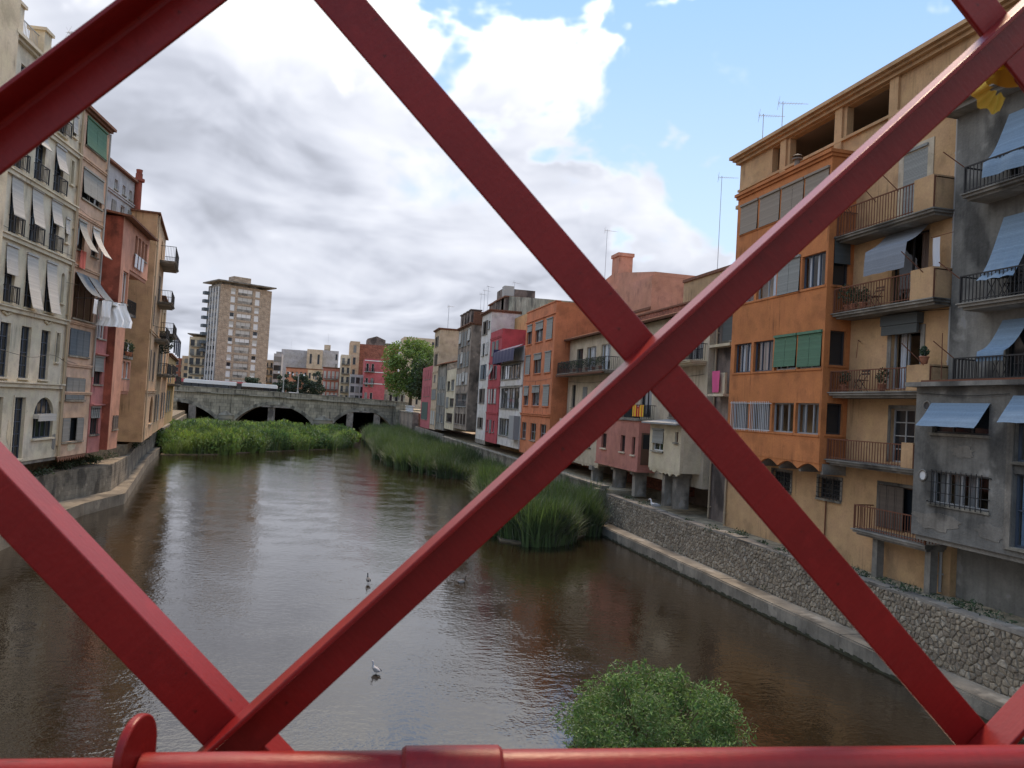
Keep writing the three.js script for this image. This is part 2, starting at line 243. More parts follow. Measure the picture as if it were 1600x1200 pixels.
// ---- a window in an opening; p.z moves it onto a bay, p.side turns it onto a side wall
function win(H, x0, x1, y0, y1, type, p = {}) {
  const z = p.z ?? 0, fm = p.frame || M.frameWhite, fw = p.fw ?? .06, w = x1 - x0, h = y1 - y0, zf = z - .2, g = [];
  const n = p.n ?? (w > 1.0 ? 2 : 1), rows = p.rows ?? 1, dep = p.dep ?? .2;
  const P = p.parent || H;
  const frame = [bx(x0, x0 + fw, y0, y1, zf, zf + .07), bx(x1 - fw, x1, y0, y1, zf, zf + .07), bx(x0 + fw, x1 - fw, y0, y0 + fw, zf, zf + .07), bx(x0 + fw, x1 - fw, y1 - fw, y1, zf, zf + .07)];
  for (let k = 1; k < n; k++) { const x = x0 + w * k / n; frame.push(bx(x - fw * .5, x + fw * .5, y0 + fw, y1 - fw, zf + .002, zf + .065)); }
  for (let k = 1; k < rows; k++) { const y = y0 + h * k / rows; frame.push(bx(x0 + fw, x1 - fw, y - .02, y + .02, zf + .006, zf + .06)); }
  const o = mesh(p.door ? 'door' : 'window', frame, fm, P);
  if (p.label) o.userData.label = p.label;
  const R = rngOf(((x0 * 131 + y0 * 977 + w * 71) * 100) | 0), gm = type === 'gc' ? M.clear : M.glass;
  if (type !== 'o') for (let k = 0; k < n; k++) {
    const a = x0 + w * k / n + (k ? fw * .5 : fw), b = x0 + w * (k + 1) / n - (k < n - 1 ? fw * .5 : fw);
    if (p.arch && n === 1) { const s = new THREE.Shape(); s.moveTo(a, y0 + fw); s.lineTo(b, y0 + fw); s.lineTo(b, y1 - p.arch); for (let q = 1; q < 10; q++) { const t = Math.PI * q / 10; s.lineTo((a + b) / 2 + (b - a) / 2 * Math.cos(t), y1 - p.arch + p.arch * Math.sin(t)); } s.lineTo(a, y1 - p.arch); s.closePath(); const q = new THREE.ShapeGeometry(s); q.translate(0, 0, zf + .03); mesh('pane', q, gm, o); continue; }
    const pg = new THREE.PlaneGeometry(b - a, h - 2 * fw).toNonIndexed(); pg.rotateY((R() - .5) * .03); pg.rotateX((R() - .5) * .02); pg.translate((a + b) / 2, (y0 + y1) / 2, zf + .03); mesh('pane', pg, gm, o);
  }
  if (type === 'gc') { const cw = p.cur ?? [[0, .42], [.55, 1]]; for (const [s, e] of cw) { const a = lerp(x0, x1, s) + .05, b = lerp(x0, x1, e) - .05, nn = Math.max(8, ((b - a) / .05) | 0), prof = [[y1 - .02, zf - .12], [(y0 + y1) / 2, zf - .12], [y0 + .03, zf - .12]]; const c = sheet(a, b, prof, nn, 0); const q = c.attributes.position; for (let i = 0; i < q.count; i++) q.setZ(i, q.getZ(i) + .035 * Math.sin((q.getX(i)) * 34 + 1.3 * Math.sin(q.getX(i) * 9))); c.computeVertexNormals(); mesh('curtain', c, p.curM || M.curtain, o); } }
  if (p.sill !== 0) mesh('sill', bx(x0 - .08, x1 + .08, y0 - .09, y0 - .004, z - .15, z + (p.sill ?? .1)), p.sillM || M.stone, o);
  if (p.sur) { const s = p.sur, m = p.surM || M.creamR; mesh('surround', [bx(x0 - s, x0 - .003, y0, y1 + s, z + .002, z + .035), bx(x1 + .003, x1 + s, y0, y1 + s, z + .002, z + .035), bx(x0 - .002, x1 + .002, y1 + .003, y1 + s, z + .002, z + .034)], m, o); }
  if (type === 'b') {                               // roll-down slatted blind: share f of the height, kicked out at its foot
    const f = p.f ?? 1, k = p.kick ?? .04, yb = lerp(y1, y0, f), zt = z + .03, prof = [...Array(7)].map((_, i) => { const t = i / 6; return [lerp(y1 + .04, yb, t) - .0, zt + k * Math.pow(t, 1.6)]; });
    const e = p.over ?? .06, nb = p.leaves ?? 1; for (let q = 0; q < nb; q++) { const a = lerp(x0 - e, x1 + e, q / nb) + (q ? .015 : 0), b = lerp(x0 - e, x1 + e, (q + 1) / nb); const bb = mesh('blind', [sheet(a, b, prof, 4, .006), bx(a, b, yb - .03, yb, zt + k - .012, zt + k + .025)], p.bm || M.blind, o); }
    mesh('blind_box', bx(x0 - e - .02, x1 + e + .02, y1 + .045, y1 + .15, z + .003, z + .09), p.boxM || p.bm || M.blind, o);
  }
  if (type === 's') {                               // hinged louvred leaves, not all quite shut
    const nl = p.leaves ?? 2, gap = p.gap || []; for (let q = 0; q < nl; q++) { if (gap.includes(q)) continue; const a = lerp(x0, x1, q / nl) + .012, b = lerp(x0, x1, (q + 1) / nl) - .012; const lw = b - a; const lf = [bx(0, .07, y0 + .02, y1 - .02, -.02, .025), bx(lw - .07, lw, y0 + .02, y1 - .02, -.02, .025), bx(.07, lw - .07, y0 + .02, y0 + .1, -.02, .025), bx(.07, lw - .07, y1 - .1, y1 - .02, -.02, .025), bx(.07, lw - .07, y0 + .1, y1 - .1, -.014, .014)]; const l = mesh('shutter', lf, p.sm || M.shutterGrey, o); l.position.set(a, 0, z + .035); l.rotation.y = (p.ajar ?? 0) * (R() - .3) * (q % 2 ? -1 : 1) * -1; }
  }
  if (type === 'grille' || p.grille) {
    const gz = z + .06, gg = [], sp = p.sp ?? .13; for (let x = x0 + sp * .5; x < x1; x += sp) gg.push(bx(x - .009, x + .009, y0 - .05, y1 + .05, gz, gz + .018)); const nr = p.gr ?? 3; for (let k = 0; k < nr; k++) { const y = lerp(y0 + .03, y1 - .03, nr === 1 ? .5 : k / (nr - 1)); gg.push(bx(x0 - .1, x1 + .1, y - .012, y + .012, gz - .014, gz - .001)); } gg.push(bx(x0 - .1, x0 - .08, y0 + .03, y0 + .06, z, gz - .001), bx(x1 + .08, x1 + .1, y1 - .06, y1 - .03, z, gz - .001));
    mesh('grille', gg, p.gm || M.iron, o);
  }
  return o;
}
// ---- balcony: slab, railing of thin bars
function railing(x0, x1, y, h, z0, z1, sp = .12, ends = [1, 1]) {
  const g = [], t = .011, bar = (x, z) => bx(x - t, x + t, y + .03, y + h - .02, z - t, z + t);
  for (let x = x0 + sp * .5; x < x1; x += sp) g.push(bar(x, z1)); g.push(bx(x0 - .02, x1 + .02, y + h - .02, y + h + .02, z1 - .022, z1 + .022), bx(x0, x1, y + .06, y + .085, z1 - .014, z1 + .014));
  for (const [e, x] of [[ends[0], x0], [ends[1], x1]]) if (e) { for (let z = z0 + sp; z < z1; z += sp) g.push(bar(x, z)); g.push(bx(x - .02, x + .02, y + h - .021, y + h + .019, z0, z1 - .023), bx(x - .022, x + .022, y, y + h + .015, z1 - .0225, z1 + .0215)); }
  return g;
}
function balcony(H, ua, ub, v, out, o = {}) {
  const { lx, y0 } = H.q, a = Math.min(lx(ua), lx(ub)), b = Math.max(lx(ua), lx(ub)), y = v - y0, t = o.t ?? .14, z = o.z ?? 0;
  const s = mesh('balcony', [bx(a, b, y - t, y, z + .001, z + out), bx(a - .05, b + .05, y - .05, y - .01, z + .001, z + out + .06), bx(a + .08, b - .08, y - t - .09, y - t - .001, z + .001, z + out - .12)], o.m || M.slab, H);
  if (o.rail !== 0) mesh('railing', railing(a + .04, b - .04, y, o.h ?? .95, z, z + out - .03, o.sp ?? .12), o.rm || M.iron, s);
  return s;
}
function awning(H, ua, ub, prof, m, nx = 8, wob = .02) { const { lx, y0 } = H.q, a = lx(ua), b = lx(ub); return mesh('awning', sheet(Math.min(a, b), Math.max(a, b), prof.map(([y, z]) => [y - y0, z]), nx, wob), m, H); }
function pipeOn(H, u, v0, v1, m, z = .07, r = .055) { const { lx, y0 } = H.q, x = lx(u), g = [cyl(V(x, v0 - y0, z), V(x, v1 - y0, z), r, r, 8)]; for (let v = v0 + .6; v < v1; v += 2.4) g.push(bx(x - r - .02, x + r + .02, v - y0 - .03, v - y0 + .03, .003, z + .03)); return mesh('downpipe', g, m, H); }
function leaves(n, at, size, rnd, col, asp = .45) {  // loose leaf blades, tone varies leaf by leaf
  const pos = new Float32Array(n * 18), nor = new Float32Array(n * 18), co = new Float32Array(n * 18), uv = new Float32Array(n * 12), d = V(), s = V(), nn = V(), c = V(), q = [V(), V(), V(), V()];
  for (let i = 0; i < n; i++) {
    const P = at(i); c.set(P[0], P[1], P[2]); d.set(rnd() - .5, rnd() * .9 - .35, rnd() - .5).normalize(); s.set(rnd() - .5, rnd() - .5, rnd() - .5).cross(d).normalize(); const L = size * (.6 + .8 * rnd()), w = L * asp;
    q[0].copy(c).addScaledVector(d, -L * .5); q[1].copy(c).addScaledVector(s, w * .5); q[2].copy(c).addScaledVector(d, L * .5); q[3].copy(c).addScaledVector(s, -w * .5); nn.crossVectors(s, d);
    const k = .62 + .76 * rnd(), wm = .85 + .3 * rnd(), j = i * 18;[0, 1, 2, 0, 2, 3].forEach((e, m) => { q[e].toArray(pos, j + m * 3); nn.toArray(nor, j + m * 3); co[j + m * 3] = col[0] * k * wm; co[j + m * 3 + 1] = col[1] * k; co[j + m * 3 + 2] = col[2] * k; });
  }
  const g = new THREE.BufferGeometry(); g.setAttribute('position', new THREE.BufferAttribute(pos, 3)); g.setAttribute('normal', new THREE.BufferAttribute(nor, 3)); g.setAttribute('color', new THREE.BufferAttribute(co, 3)); g.setAttribute('uv', new THREE.BufferAttribute(uv, 2)); return g;
}

function patch(H, u, v, w, h, seed, m, z = 0) {
  const { lx, y0 } = H.q, R = rngOf(seed), s = new THREE.Shape(), n = 22; for (let k = 0; k < n; k++) { const a = k / n * 6.283, r = .7 + .45 * R(); const x = lx(u) + Math.cos(a) * w * .5 * r, y = v - y0 + Math.sin(a) * h * .5 * r; k ? s.lineTo(x, y) : s.moveTo(x, y); } s.closePath();
  const g = new THREE.ExtrudeGeometry(s, { depth: .012, bevelEnabled: false }); g.translate(0, 0, z + .002); return mesh('bare_patch', uvBox(g), m, H);
}
function cable(H, pts, r = .011) { const { lx, y0 } = H.q; return mesh('cable', tube(pts.map(([u, v, z = .06]) => V(lx(u), v - y0, z)), r, 30, 4), M.iron, H); }
// ================================================================ the setting
// ground sheet to the horizon, river bed, water, banks
{
  const g = new THREE.PlaneGeometry(4000, 4000, 1, 1); g.rotateX(-Math.PI / 2); g.translate(0, -1.2, -600); struct('ground', uvBox(g.toNonIndexed()), M.soil);
  const b = new THREE.PlaneGeometry(90, 330, 60, 200); b.rotateX(-Math.PI / 2); b.translate(-4, 0, -105);
  const p = b.attributes.position; for (let i = 0; i < p.count; i++) p.setY(i, -.55 + .22 * fbm(p.getX(i) * .12 + 3, p.getZ(i) * .07 + 9, 256, 3));
  b.computeVertexNormals(); struct('river_bed', uvBox(b.toNonIndexed()), mat(.135, .088, .036, { map: rep(bedRaw, 17, 23) }));
  const w = new THREE.PlaneGeometry(90, 330, 1, 1); w.rotateX(-Math.PI / 2); w.translate(-4, 0, -105);
  const wm = new THREE.MeshPhysicalMaterial({ color: C(.03, .022, .012), roughness: .03, ior: 1.85, transmission: .42, thickness: 0, side: THREE.DoubleSide, bumpMap: rep(rippleRaw, 6.4, 7.9), bumpScale: .0155 });
  struct('river', uvBox(w.toNonIndexed()), wm);
}
// right bank: toe step, rubble wall, terrace
{
  const zN = 14, zF = -48.9;
  struct('right_bank', [bx(18.55, 320, -1, 2.12, zF, 60), bx(18.55, 320, -1, 2.6, -165, zF - .01)], M.paving);
  const step = thing('quay_step', 'low concrete toe step along the water below the rubble wall on the right', 'step', [17.4, 0, 0]);
  const R = rngOf(5); let z = zN; const P = [];
  while (z > zF) { const L = Math.min(3.1 + R() * 1.2, z - zF + .01), dx = (R() - .5) * .015, h = .60 + (R() - .5) * .03; mesh('concrete_block', [bx(dx, .98, -.9, h - .05, z - L + .008, z - .008), bx(dx + .05, .98, h - .05 + .001, h, z - L + .012, z - .012)], M.quay, step); z -= L; }
  { const Ra = rngOf(15), g = []; for (let q = zN; q > zF;) { const L = .08 + Ra() * .22; g.push(bx(-.016, .02, -.3, .05 + .10 * Ra() + .05 * pn(q * .6, 3), q - L, q - .002)); q -= L; } mesh('algae_line', g, M.algae, step).userData.kind = 'stuff'; }
  // rubble wall: mortar body and stones proud of it
  const wall = thing('rubble_wall', 'rubble stone quay wall on the right bank with weeds along its top', 'wall', [18.32, .58, 0]);
  const H = 1.72, lean = .14;
  { const s = new THREE.Shape([new THREE.Vector2(.03, 0), new THREE.Vector2(.5, 0), new THREE.Vector2(.5, H), new THREE.Vector2(.03 + lean, H)]); const g = new THREE.ExtrudeGeometry(s, { depth: zN - zF, bevelEnabled: false }); g.translate(0, 0, zF); mesh('mortar', uvBox(g), M.mortar, wall); }
  const R2 = rngOf(11), seeds = []; const rowH = .165; let rj = 0;
  for (let y = -.05; y < H + .1; y += rowH * (.8 + .4 * R2())) { rj++; for (let zz = -12.4; zz > zF + .05;) { const L = .15 + R2() * R2() * .26; zz -= L; seeds.push([zz + (R2() - .5) * .06, y + (R2() - .5) * .13]); } }
  const bins = {}; seeds.forEach((s, i) => (bins[Math.floor(s[0] * 2)] ??= []).push(i));
  const cells = []; seeds.forEach((s, i) => {
    let poly = [[s[0] - .5, s[1] - .4], [s[0] + .5, s[1] - .4], [s[0] + .5, s[1] + .4], [s[0] - .5, s[1] + .4]]; const b = Math.floor(s[0] * 2);
    const clip = (nx, ny, c) => { const out = []; for (let k = 0; k < poly.length; k++) { const A = poly[k], B = poly[(k + 1) % poly.length], da = A[0] * nx + A[1] * ny - c, db = B[0] * nx + B[1] * ny - c; if (da <= 0) out.push(A); if (da < 0 !== db < 0) { const t = da / (da - db); out.push([A[0] + (B[0] - A[0]) * t, A[1] + (B[1] - A[1]) * t]); } } poly = out; };
    for (let q = b - 2; q <= b + 2; q++) for (const j of bins[q] || []) if (j !== i) { const o = seeds[j], dx = o[0] - s[0], dy = o[1] - s[1], l = Math.hypot(dx, dy); if (l < 1 && l > .001) clip(dx / l, dy / l, (dx * (s[0] + o[0]) + dy * (s[1] + o[1])) / 2 / l - .011 - .008 * R2()); }
    clip(0, -1, -.0); clip(0, 1, H - .02); if (poly.length < 3) return; let ar = 0; poly.forEach((A, k) => { const B = poly[(k + 1) % poly.length]; ar += A[0] * B[1] - B[0] * A[1]; }); ar /= 2; if (ar > .006) cells.push([poly, ar, s[0]]);
  });
  const stoneGeo = (poly) => { const n = poly.length, cx = poly.reduce((a, p) => a + p[0], 0) / n, cy = poly.reduce((a, p) => a + p[1], 0) / n, dep = .022 + .034 * R2(), pos = [], tx = (R2() - .5) * .25, ty = (R2() - .5) * .3; const ring = (k, f, d) => { const p = poly[k % n], z = cx + (p[0] - cx) * f, y = cy + (p[1] - cy) * f; return [-(d + (d > .01 ? ((p[0] - cx) * tx + (p[1] - cy) * ty) * .5 : 0)) + lean * y / H, y, z]; }; const mid = [-(dep * 1.12) + lean * cy / H, cy, cx];
    for (let k = 0; k < n; k++) { const a0 = ring(k, 1, -.03), b0 = ring(k + 1, 1, -.03), a1 = ring(k, .96, dep * .5), b1 = ring(k + 1, .96, dep * .5), a2 = ring(k, .8, dep), b2 = ring(k + 1, .8, dep); pos.push(...a0, ...b0, ...a1, ...a1, ...b0, ...b1, ...a1, ...b1, ...a2, ...a2, ...b1, ...b2, ...a2, ...b2, ...mid); }
    const g = new THREE.BufferGeometry(); g.setAttribute('position', new THREE.Float32BufferAttribute(pos, 3)); g.computeVertexNormals(); g.translate(.03, 0, 0); return uvBox(g); };
  // the stones that show largest are parts, the rest one mass
  const shown = cells.map(c => [c, c[1] / (c[2] * c[2]) * (c[2] < -14.3 ? 1 : .0001)]).sort((a, b) => b[1] - a[1]), rest = [[], [], [], [], []];
  shown.forEach(([c], i) => { const t = (R2() * 5) | 0, g = stoneGeo(c[0]); if (i < 300) mesh('stone', g, stoneTones[t], wall); else rest[t].push(g); });
  rest.forEach((r, t) => r.forEach(g => { const n = g.attributes.position.count, c = new Float32Array(n * 3); for (let i = 0; i < n; i++) c.set(stoneRGB[t], i * 3); g.setAttribute('color', new THREE.BufferAttribute(c, 3)); }));
  mesh('stones', rest.flat(), mat(1, 1, 1, { vertexColors: true, map: rep(rubbleRaw, 0.9), bumpMap: rep(rubbleRaw, 0.9), bumpScale: .012 }), wall).userData.kind = 'stuff';
  // coping: rough mortar lip with broken outline
  { const g = []; let q = zN; const R3 = rngOf(8); while (q > zF) { const L = .5 + R3() * .9; g.push(bx(.1 + R3() * .06, .62 + R3() * .1, H - .03 + .004 * R3(), H + .03 + R3() * .06, q - L, q - .01)); q -= L; } mesh('coping', g, M.cement, wall); }
  // the wall goes on, smoother, below the far houses
  const far = thing('quay_wall', 'plain rendered quay wall under the far houses of the right bank', 'wall', [18.2, 0, 0]);
  mesh('wall', [bx(0, .34, -1, 2.72, -120, zF - .02), bx(.1, .34, -1, 3.1, -162, -120.01)], M.quay, far); mesh('coping', bx(-.06, .5, 2.724, 2.86, -120, zF - .03), M.stone, far);
  const end = thing('end_post', 'mossy concrete post where the rubble wall on the right ends', 'post', [18.05, .55, -49.2]); mesh('shaft', bx(-.25, .3, 0, 2.0, -.3, .28), M.quay, end); mesh('cap', bx(-.3, .34, 2.004, 2.12, -.34, .32), M.stone, end);
}
// left bank
{
  const s = new THREE.Shape([[-13.3, 30], [-13.3, -43], [-12.9, -50], [-11.9, -55.2], [-13.2, -64], [-16.2, -84], [-18.9, -107], [-28, -184], [-330, -184], [-330, 30]].map(([x, z]) => new THREE.Vector2(x, -z)));
  const g = new THREE.ExtrudeGeometry(s, { depth: 1, bevelEnabled: false }); g.rotateX(-Math.PI / 2); g.translate(0, -.3, 0); struct('left_bank', uvBox(g), grimy(.24, .215, .175));
  const s2 = new THREE.Shape([[-14.6, 30], [-14.6, -43], [-14.4, -50], [-13.0, -56.2], [-13.7, -64], [-16.9, -84], [-19.5, -107], [-28.4, -184], [-330, -184], [-330, 30]].map(([x, z]) => new THREE.Vector2(x, -z)));
  const g2 = new THREE.ExtrudeGeometry(s2, { depth: 1.75, bevelEnabled: false }); g2.rotateX(-Math.PI / 2); g2.translate(0, .7, 0);
  const lw = solo('quay_wall', 'weathered stone quay wall under the overhanging houses on the left', 'wall', uvBox(g2), mat(.3, .265, .21, { map: rep(grimyRaw, 5), bumpMap: rep(ashlarRaw, 5), bumpScale: .06 }));
  const s3 = new THREE.Shape([[-15.2, 30], [-15.2, -50], [-13.9, -64], [-17.3, -84], [-19.9, -107], [-28.8, -184], [-330, -184], [-330, 30]].map(([x, z]) => new THREE.Vector2(x, -z)));
  const g3_ = new THREE.ExtrudeGeometry(s3, { depth: .75, bevelEnabled: false }); g3_.rotateX(-Math.PI / 2); g3_.translate(0, 2.454, 0); struct('left_terrace', uvBox(g3_), M.soil);
}
// far side of the stone bridge: streets of the town
struct('far_bank', [bx(-330, 330, 5.2, 6.0, -620, -204), bx(-330, -34, -1, 5.19, -620, -204), bx(18.5, 330, -1, 5.19, -620, -204), bx(-33.9, 18.4, -1, 5.19, -620, -330)], M.paving);

// ================================================================ right bank houses
// ---- ochre house with the orange bay
const ochre = RB(20.7, 22.2, 37.4, {
  name: 'ochre_house', label: 'tall ochre house with an orange enclosed bay and open attic loggia on the right', y0: 2.1, y1: 18.98, D: 10, mat: M.ochre, ops: [
    [23.95, 25.15, 15.4, 17.86, 'b', { bm: M.blindGrey, frame: M.frameGrey, sur: .28, surM: M.creamR, sill: 0, door: 1, over: 0, kick: .0 }],
    [23.75, 25.6, 12.25, 14.85, 'gc', { frame: M.frameDark, door: 1, n: 2, sill: 0, cur: [[.6, .9]], curM: M.curtainWarm }],
    [23.95, 25.45, 9.08, 11.2, 'gc', { frame: M.frameGrey, door: 1, n: 2, sill: 0, sur: .2, surM: M.cement, cur: [[.05, .3]] }],
    [24.05, 25.3, 6.38, 8.35, 'g', { frame: M.frameGrey, door: 1, n: 2, rows: 4, sill: 0, sur: .14, surM: M.cement }],
    [24.0, 25.75, 3.9, 5.5, 's', { frame: M.frameBrown, door: 1, sm: M.shutterWood, leaves: 4, gap: [3], sill: 0, sur: .12, surM: M.cement }],
    [28.05, 29.5, 4.55, 5.4, 'grille', { frame: M.frameDark, gm: M.iron, sp: .24, gr: 5, sur: .12, surM: M.cement }], [31.55, 33.0, 4.5, 5.38, 'grille', { frame: M.frameDark, sp: .24, gr: 5, sur: .12, surM: M.cement }],
  ] });
{
  const H = ochre, { lx } = H.q, y = v => v - 2.1;
  // bay on scalloped brackets, with windows on its front and its near side
  const xa = lx(35.3), xb = lx(27.85), out = 1.2, cols = [[33.4, 34.95], [31.55, 33.2], [29.75, 31.4], [28.0, 29.62]], rows = [[7.2, 8.48], [9.92, 11.32], [13.3, 14.7], [16.75, 18.05]];
  const holes = []; for (const c of cols) for (const r of rows) holes.push([lx(c[1]), lx(c[0]), y(r[0]), y(r[1])]);
  const front = panel(xa, xb, y(6.05), y(18.55), holes, .2); front.translate(0, 0, out);
  const sh = [[7.25, 8.5], [10.05, 11.45], [13.3, 15.1]], sideP = panel(.201, out - .003, y(6.05), y(18.55), sh.map(r => [.26, 1.0, y(r[0]), y(r[1])]), .18);
  sideP.rotateY(Math.PI / 2); sideP.translate(xb, 0, out);
  // brackets with half-round undersides
  const sc = new THREE.Shape(); const n = 5, wS = (xb - xa) / n; sc.moveTo(xa, y(6.048)); sc.lineTo(xb, y(6.048)); sc.lineTo(xb, y(5.74)); for (let k = 0; k < n; k++) for (let q = 1; q <= 8; q++) { const t = q / 8; sc.lineTo(xb - wS * (k + t), y(5.74) + .26 * Math.sin(Math.PI * t)); } sc.closePath();
  const scG = new THREE.ExtrudeGeometry(sc, { depth: .12, bevelEnabled: false }); scG.translate(0, 0, out - .14);
  mesh('bay', [front, sideP, bx(xa, xa + .18, y(6.05), y(18.55), .002, out - .201), bx(xa + .18, xb - .18, y(6.05), y(6.2), .002, out - .201), bx(xa + .18, xb - .18, y(18.3), y(18.5), .002, out - .201), uvBox(scG)], M.orange, H);
  for (let k = 0; k <= n; k++) mesh('bracket', bx(xa + wS * k - .08, xa + wS * k + .08, y(5.62), y(6.04), .003, out - .15), M.cement, H);
  mesh('bay_cornice', [bx(xa - .06, xb + .06, y(18.552), y(18.68), .003, out + .08), bx(xa - .12, xb + .12, y(18.682), y(18.82), .003, out + .16)], M.orange, H);
  const T = [['gc', { grille: 1, gm: M.frameWhite, sp: .15, gr: 2, frame: M.frameGrey, cur: [[0, 1]], curM: M.curtainGrey }], ['gc', { grille: 1, gm: M.frameWhite, sp: .15, gr: 2, frame: M.frameGrey, cur: [[.1, .9]], curM: M.curtainGrey }], ['gc', { frame: M.frameGrey, n: 3, cur: [[0, .3], [.72, 1]], curM: M.curtainGrey }], ['gc', { frame: M.frameGrey, n: 3, cur: [[0, .25], [.6, .8]], curM: M.curtainGrey }],
    ['gc', { frame: M.frameBlue, n: 3, cur: [[.08, .32], [.42, .66], [.74, .96]] }], ['gc', { frame: M.frameBlue, n: 3, cur: [[.04, .28], [.36, .6]], curM: M.curtainWarm }], ['b', { bm: M.blindGreen, f: .88, kick: .03, leaves: 2, over: 0 }], ['b', { bm: M.blindGreen, f: .93, kick: .03, leaves: 2, over: 0 }],
    ['gc', { frame: M.frameGrey, n: 2, cur: [[0, .25]] }], ['gc', { frame: M.frameGrey, n: 2, cur: [[.5, .95]] }], ['b', { bm: M.blindGrey, f: 1, leaves: 2, over: 0, kick: .02 }], ['gc', { frame: M.frameBlue, n: 3, cur: [[.03, .3], [.36, .64], [.72, .97]] }],
    ['b', { bm: M.blindBrown, over: 0, kick: .02 }], ['b', { bm: M.blindBrown, over: 0, kick: .02 }], ['b', { bm: M.blindBrown, leaves: 2, over: 0, kick: .02 }], ['b', { bm: M.blindBrown, f: .9, over: 0, kick: .02 }]];
  rows.forEach((r, j) => cols.forEach((c, i) => { const [t, p] = T[j * 4 + i]; win(H, lx(c[1]), lx(c[0]), y(r[0]), y(r[1]), t, { ...p, z: out, dep: .1, sillM: M.orange, sill: .04 }); }));
  sh.forEach((r, i) => { const o = win(H, .26, 1.0, y(r[0]), y(r[1]), i === 2 ? 'b' : 'g', { frame: M.frameDark, n: 1, z: 0, sill: .05, sillM: M.orange, f: .5, bm: M.blindDark, over: 0, kick: .03 }); o.rotation.y = Math.PI / 2; o.position.set(xb, 0, out); });
  // attic loggia
  const lg = [[33.55, 34.35], [29.4, 32.85], [26.05, 28.7]], W = 37.4 - 14, D = 10;
  const pf = panel(0, W, y(18.982), y(21.1), [...lg.map(q => [lx(q[1]), lx(q[0]), y(19.8), y(21.05)])], .32);
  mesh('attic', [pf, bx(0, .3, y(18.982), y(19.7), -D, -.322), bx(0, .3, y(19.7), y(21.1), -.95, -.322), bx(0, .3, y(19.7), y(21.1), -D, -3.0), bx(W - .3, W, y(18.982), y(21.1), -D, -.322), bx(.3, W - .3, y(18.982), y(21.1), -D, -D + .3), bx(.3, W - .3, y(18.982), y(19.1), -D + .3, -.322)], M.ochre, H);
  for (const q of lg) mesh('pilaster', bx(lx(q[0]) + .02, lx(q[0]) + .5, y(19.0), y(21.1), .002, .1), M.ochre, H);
  mesh('shade_lining', [bx(.32, W - .32, y(19.11), y(21.09), -D + .31, -D + .36), bx(.32, W - .32, y(21.03), y(21.098), -D + .37, -.33), bx(.31, .36, y(19.11), y(21.02), -D + .37, -3.02)], M.loggia, H);  // added lining, darker than the walls: some of the attic's shade is in its colour
  mesh('sill_course', bx(-.02, W, y(19.62), y(19.74), .003, .11), M.ochre, H);
  mesh('cornice', [bx(-.15, W, y(21.103), y(21.25), -D, .2), bx(-.24, W, y(21.252), y(21.36), -D, .36), bx(-.34, W, y(21.362), y(21.52), -D, .52)], M.ochre, H);
  mesh('ledge', [bx(-.05, xa - .13, y(18.72), y(18.9), .003, .16), bx(xb + .13, H.q.W, y(18.72), y(18.86), .003, .12)], M.ochre, H);
  // balconies with a solid box at the near end
  for (const [v, h, n0, u1] of [[15.22, 1.15, 22.55, 27.8], [12.12, 1.05, 22.4, 27.8], [8.95, .9, 22.4, 27.8], [6.27, .88, 23.0, 27.8]]) {
    const b = balcony(H, n0, u1, v, .92, { h: h - .08, rm: M.rust, sp: .15 });
    if (n0 < 22.9) mesh('parapet_box', [bx(lx(23.5), lx(n0) - .04, y(v) + .003, y(v) + h, .8, .93), bx(lx(n0) - .16, lx(n0) - .02, y(v) + .003, y(v) + h - .001, .003, .799)], M.ochre, b);
    else mesh('parapet_box', bx(lx(23.6), lx(n0) - .05, y(v) + .003, y(v) + h, .8, .93), M.ochre, b);
  }
  balcony(H, 22.4, 26.1, 3.78, .85, { h: .88, rm: M.rust, sp: .13 });
  // awning over the second balcony from the top, roller blind on the third
  awning(H, 23.72, 25.9, [...curve(15.0, .05, 14.25, .95, .08), [13.8, 1.0], [13.32, 1.02]], M.clothGreyBlue, 8, .015);
  mesh('blind_box', [bx(lx(25.75), lx(23.85), y(11.45), y(11.83), .003, .3), bx(lx(25.72), lx(23.88), y(11.1), y(11.44), .18, .27)], M.blindDark, H);
  // rods and posts of the washing lines
  for (const [u, v, du] of [[24.3, 16.6, .5], [25.5, 16.5, .35], [26.8, 16.3, .3], [22.9, 13.4, .6], [22.7, 10.2, .6]]) mesh('line_rod', cyl(V(lx(u), y(v) - .4, .9), V(lx(u + du * .6), y(v) + .35, 1.55), .018, .018, 6), M.rust, H);
  mesh('line_bracket', [cyl(V(lx(27.2), y(11.0), .02), V(lx(26.7), y(11.0), .5), .015, .015, 6), cyl(V(lx(26.7), y(11.0), .5), V(lx(26.75), y(10.3), .52), .012, .012, 6)], M.rust, H);
  pipeOn(H, 22.55, 2.2, 18.9, M.pipeGrey); pipeOn(H, 37.2, 2.2, 18.9, M.pipe);
  mesh('stain_pipe', cyl(V(lx(28.9), y(2.3), .05), V(lx(28.9), y(4.5), .05), .03, .03, 6), M.rust, H);
  for (const u of [25.2, 22.6]) mesh('pillar', bx(lx(u) - .13, lx(u) + .13, y(2.11), y(3.6), .25, .55), M.cement, H);
  mesh('chimney_pot', [cyl(V(lx(30.8), y(18.84), .9), V(lx(30.8), y(19.3), .9), .14, .12, 10), cyl(V(lx(30.8), y(19.3), .9), V(lx(30.8), y(19.36), .9), .22, .22, 10), cyl(V(lx(30.8), y(19.44), .9), V(lx(30.8), y(19.56), .9), .26, .04, 10)], M.cement, H);
}
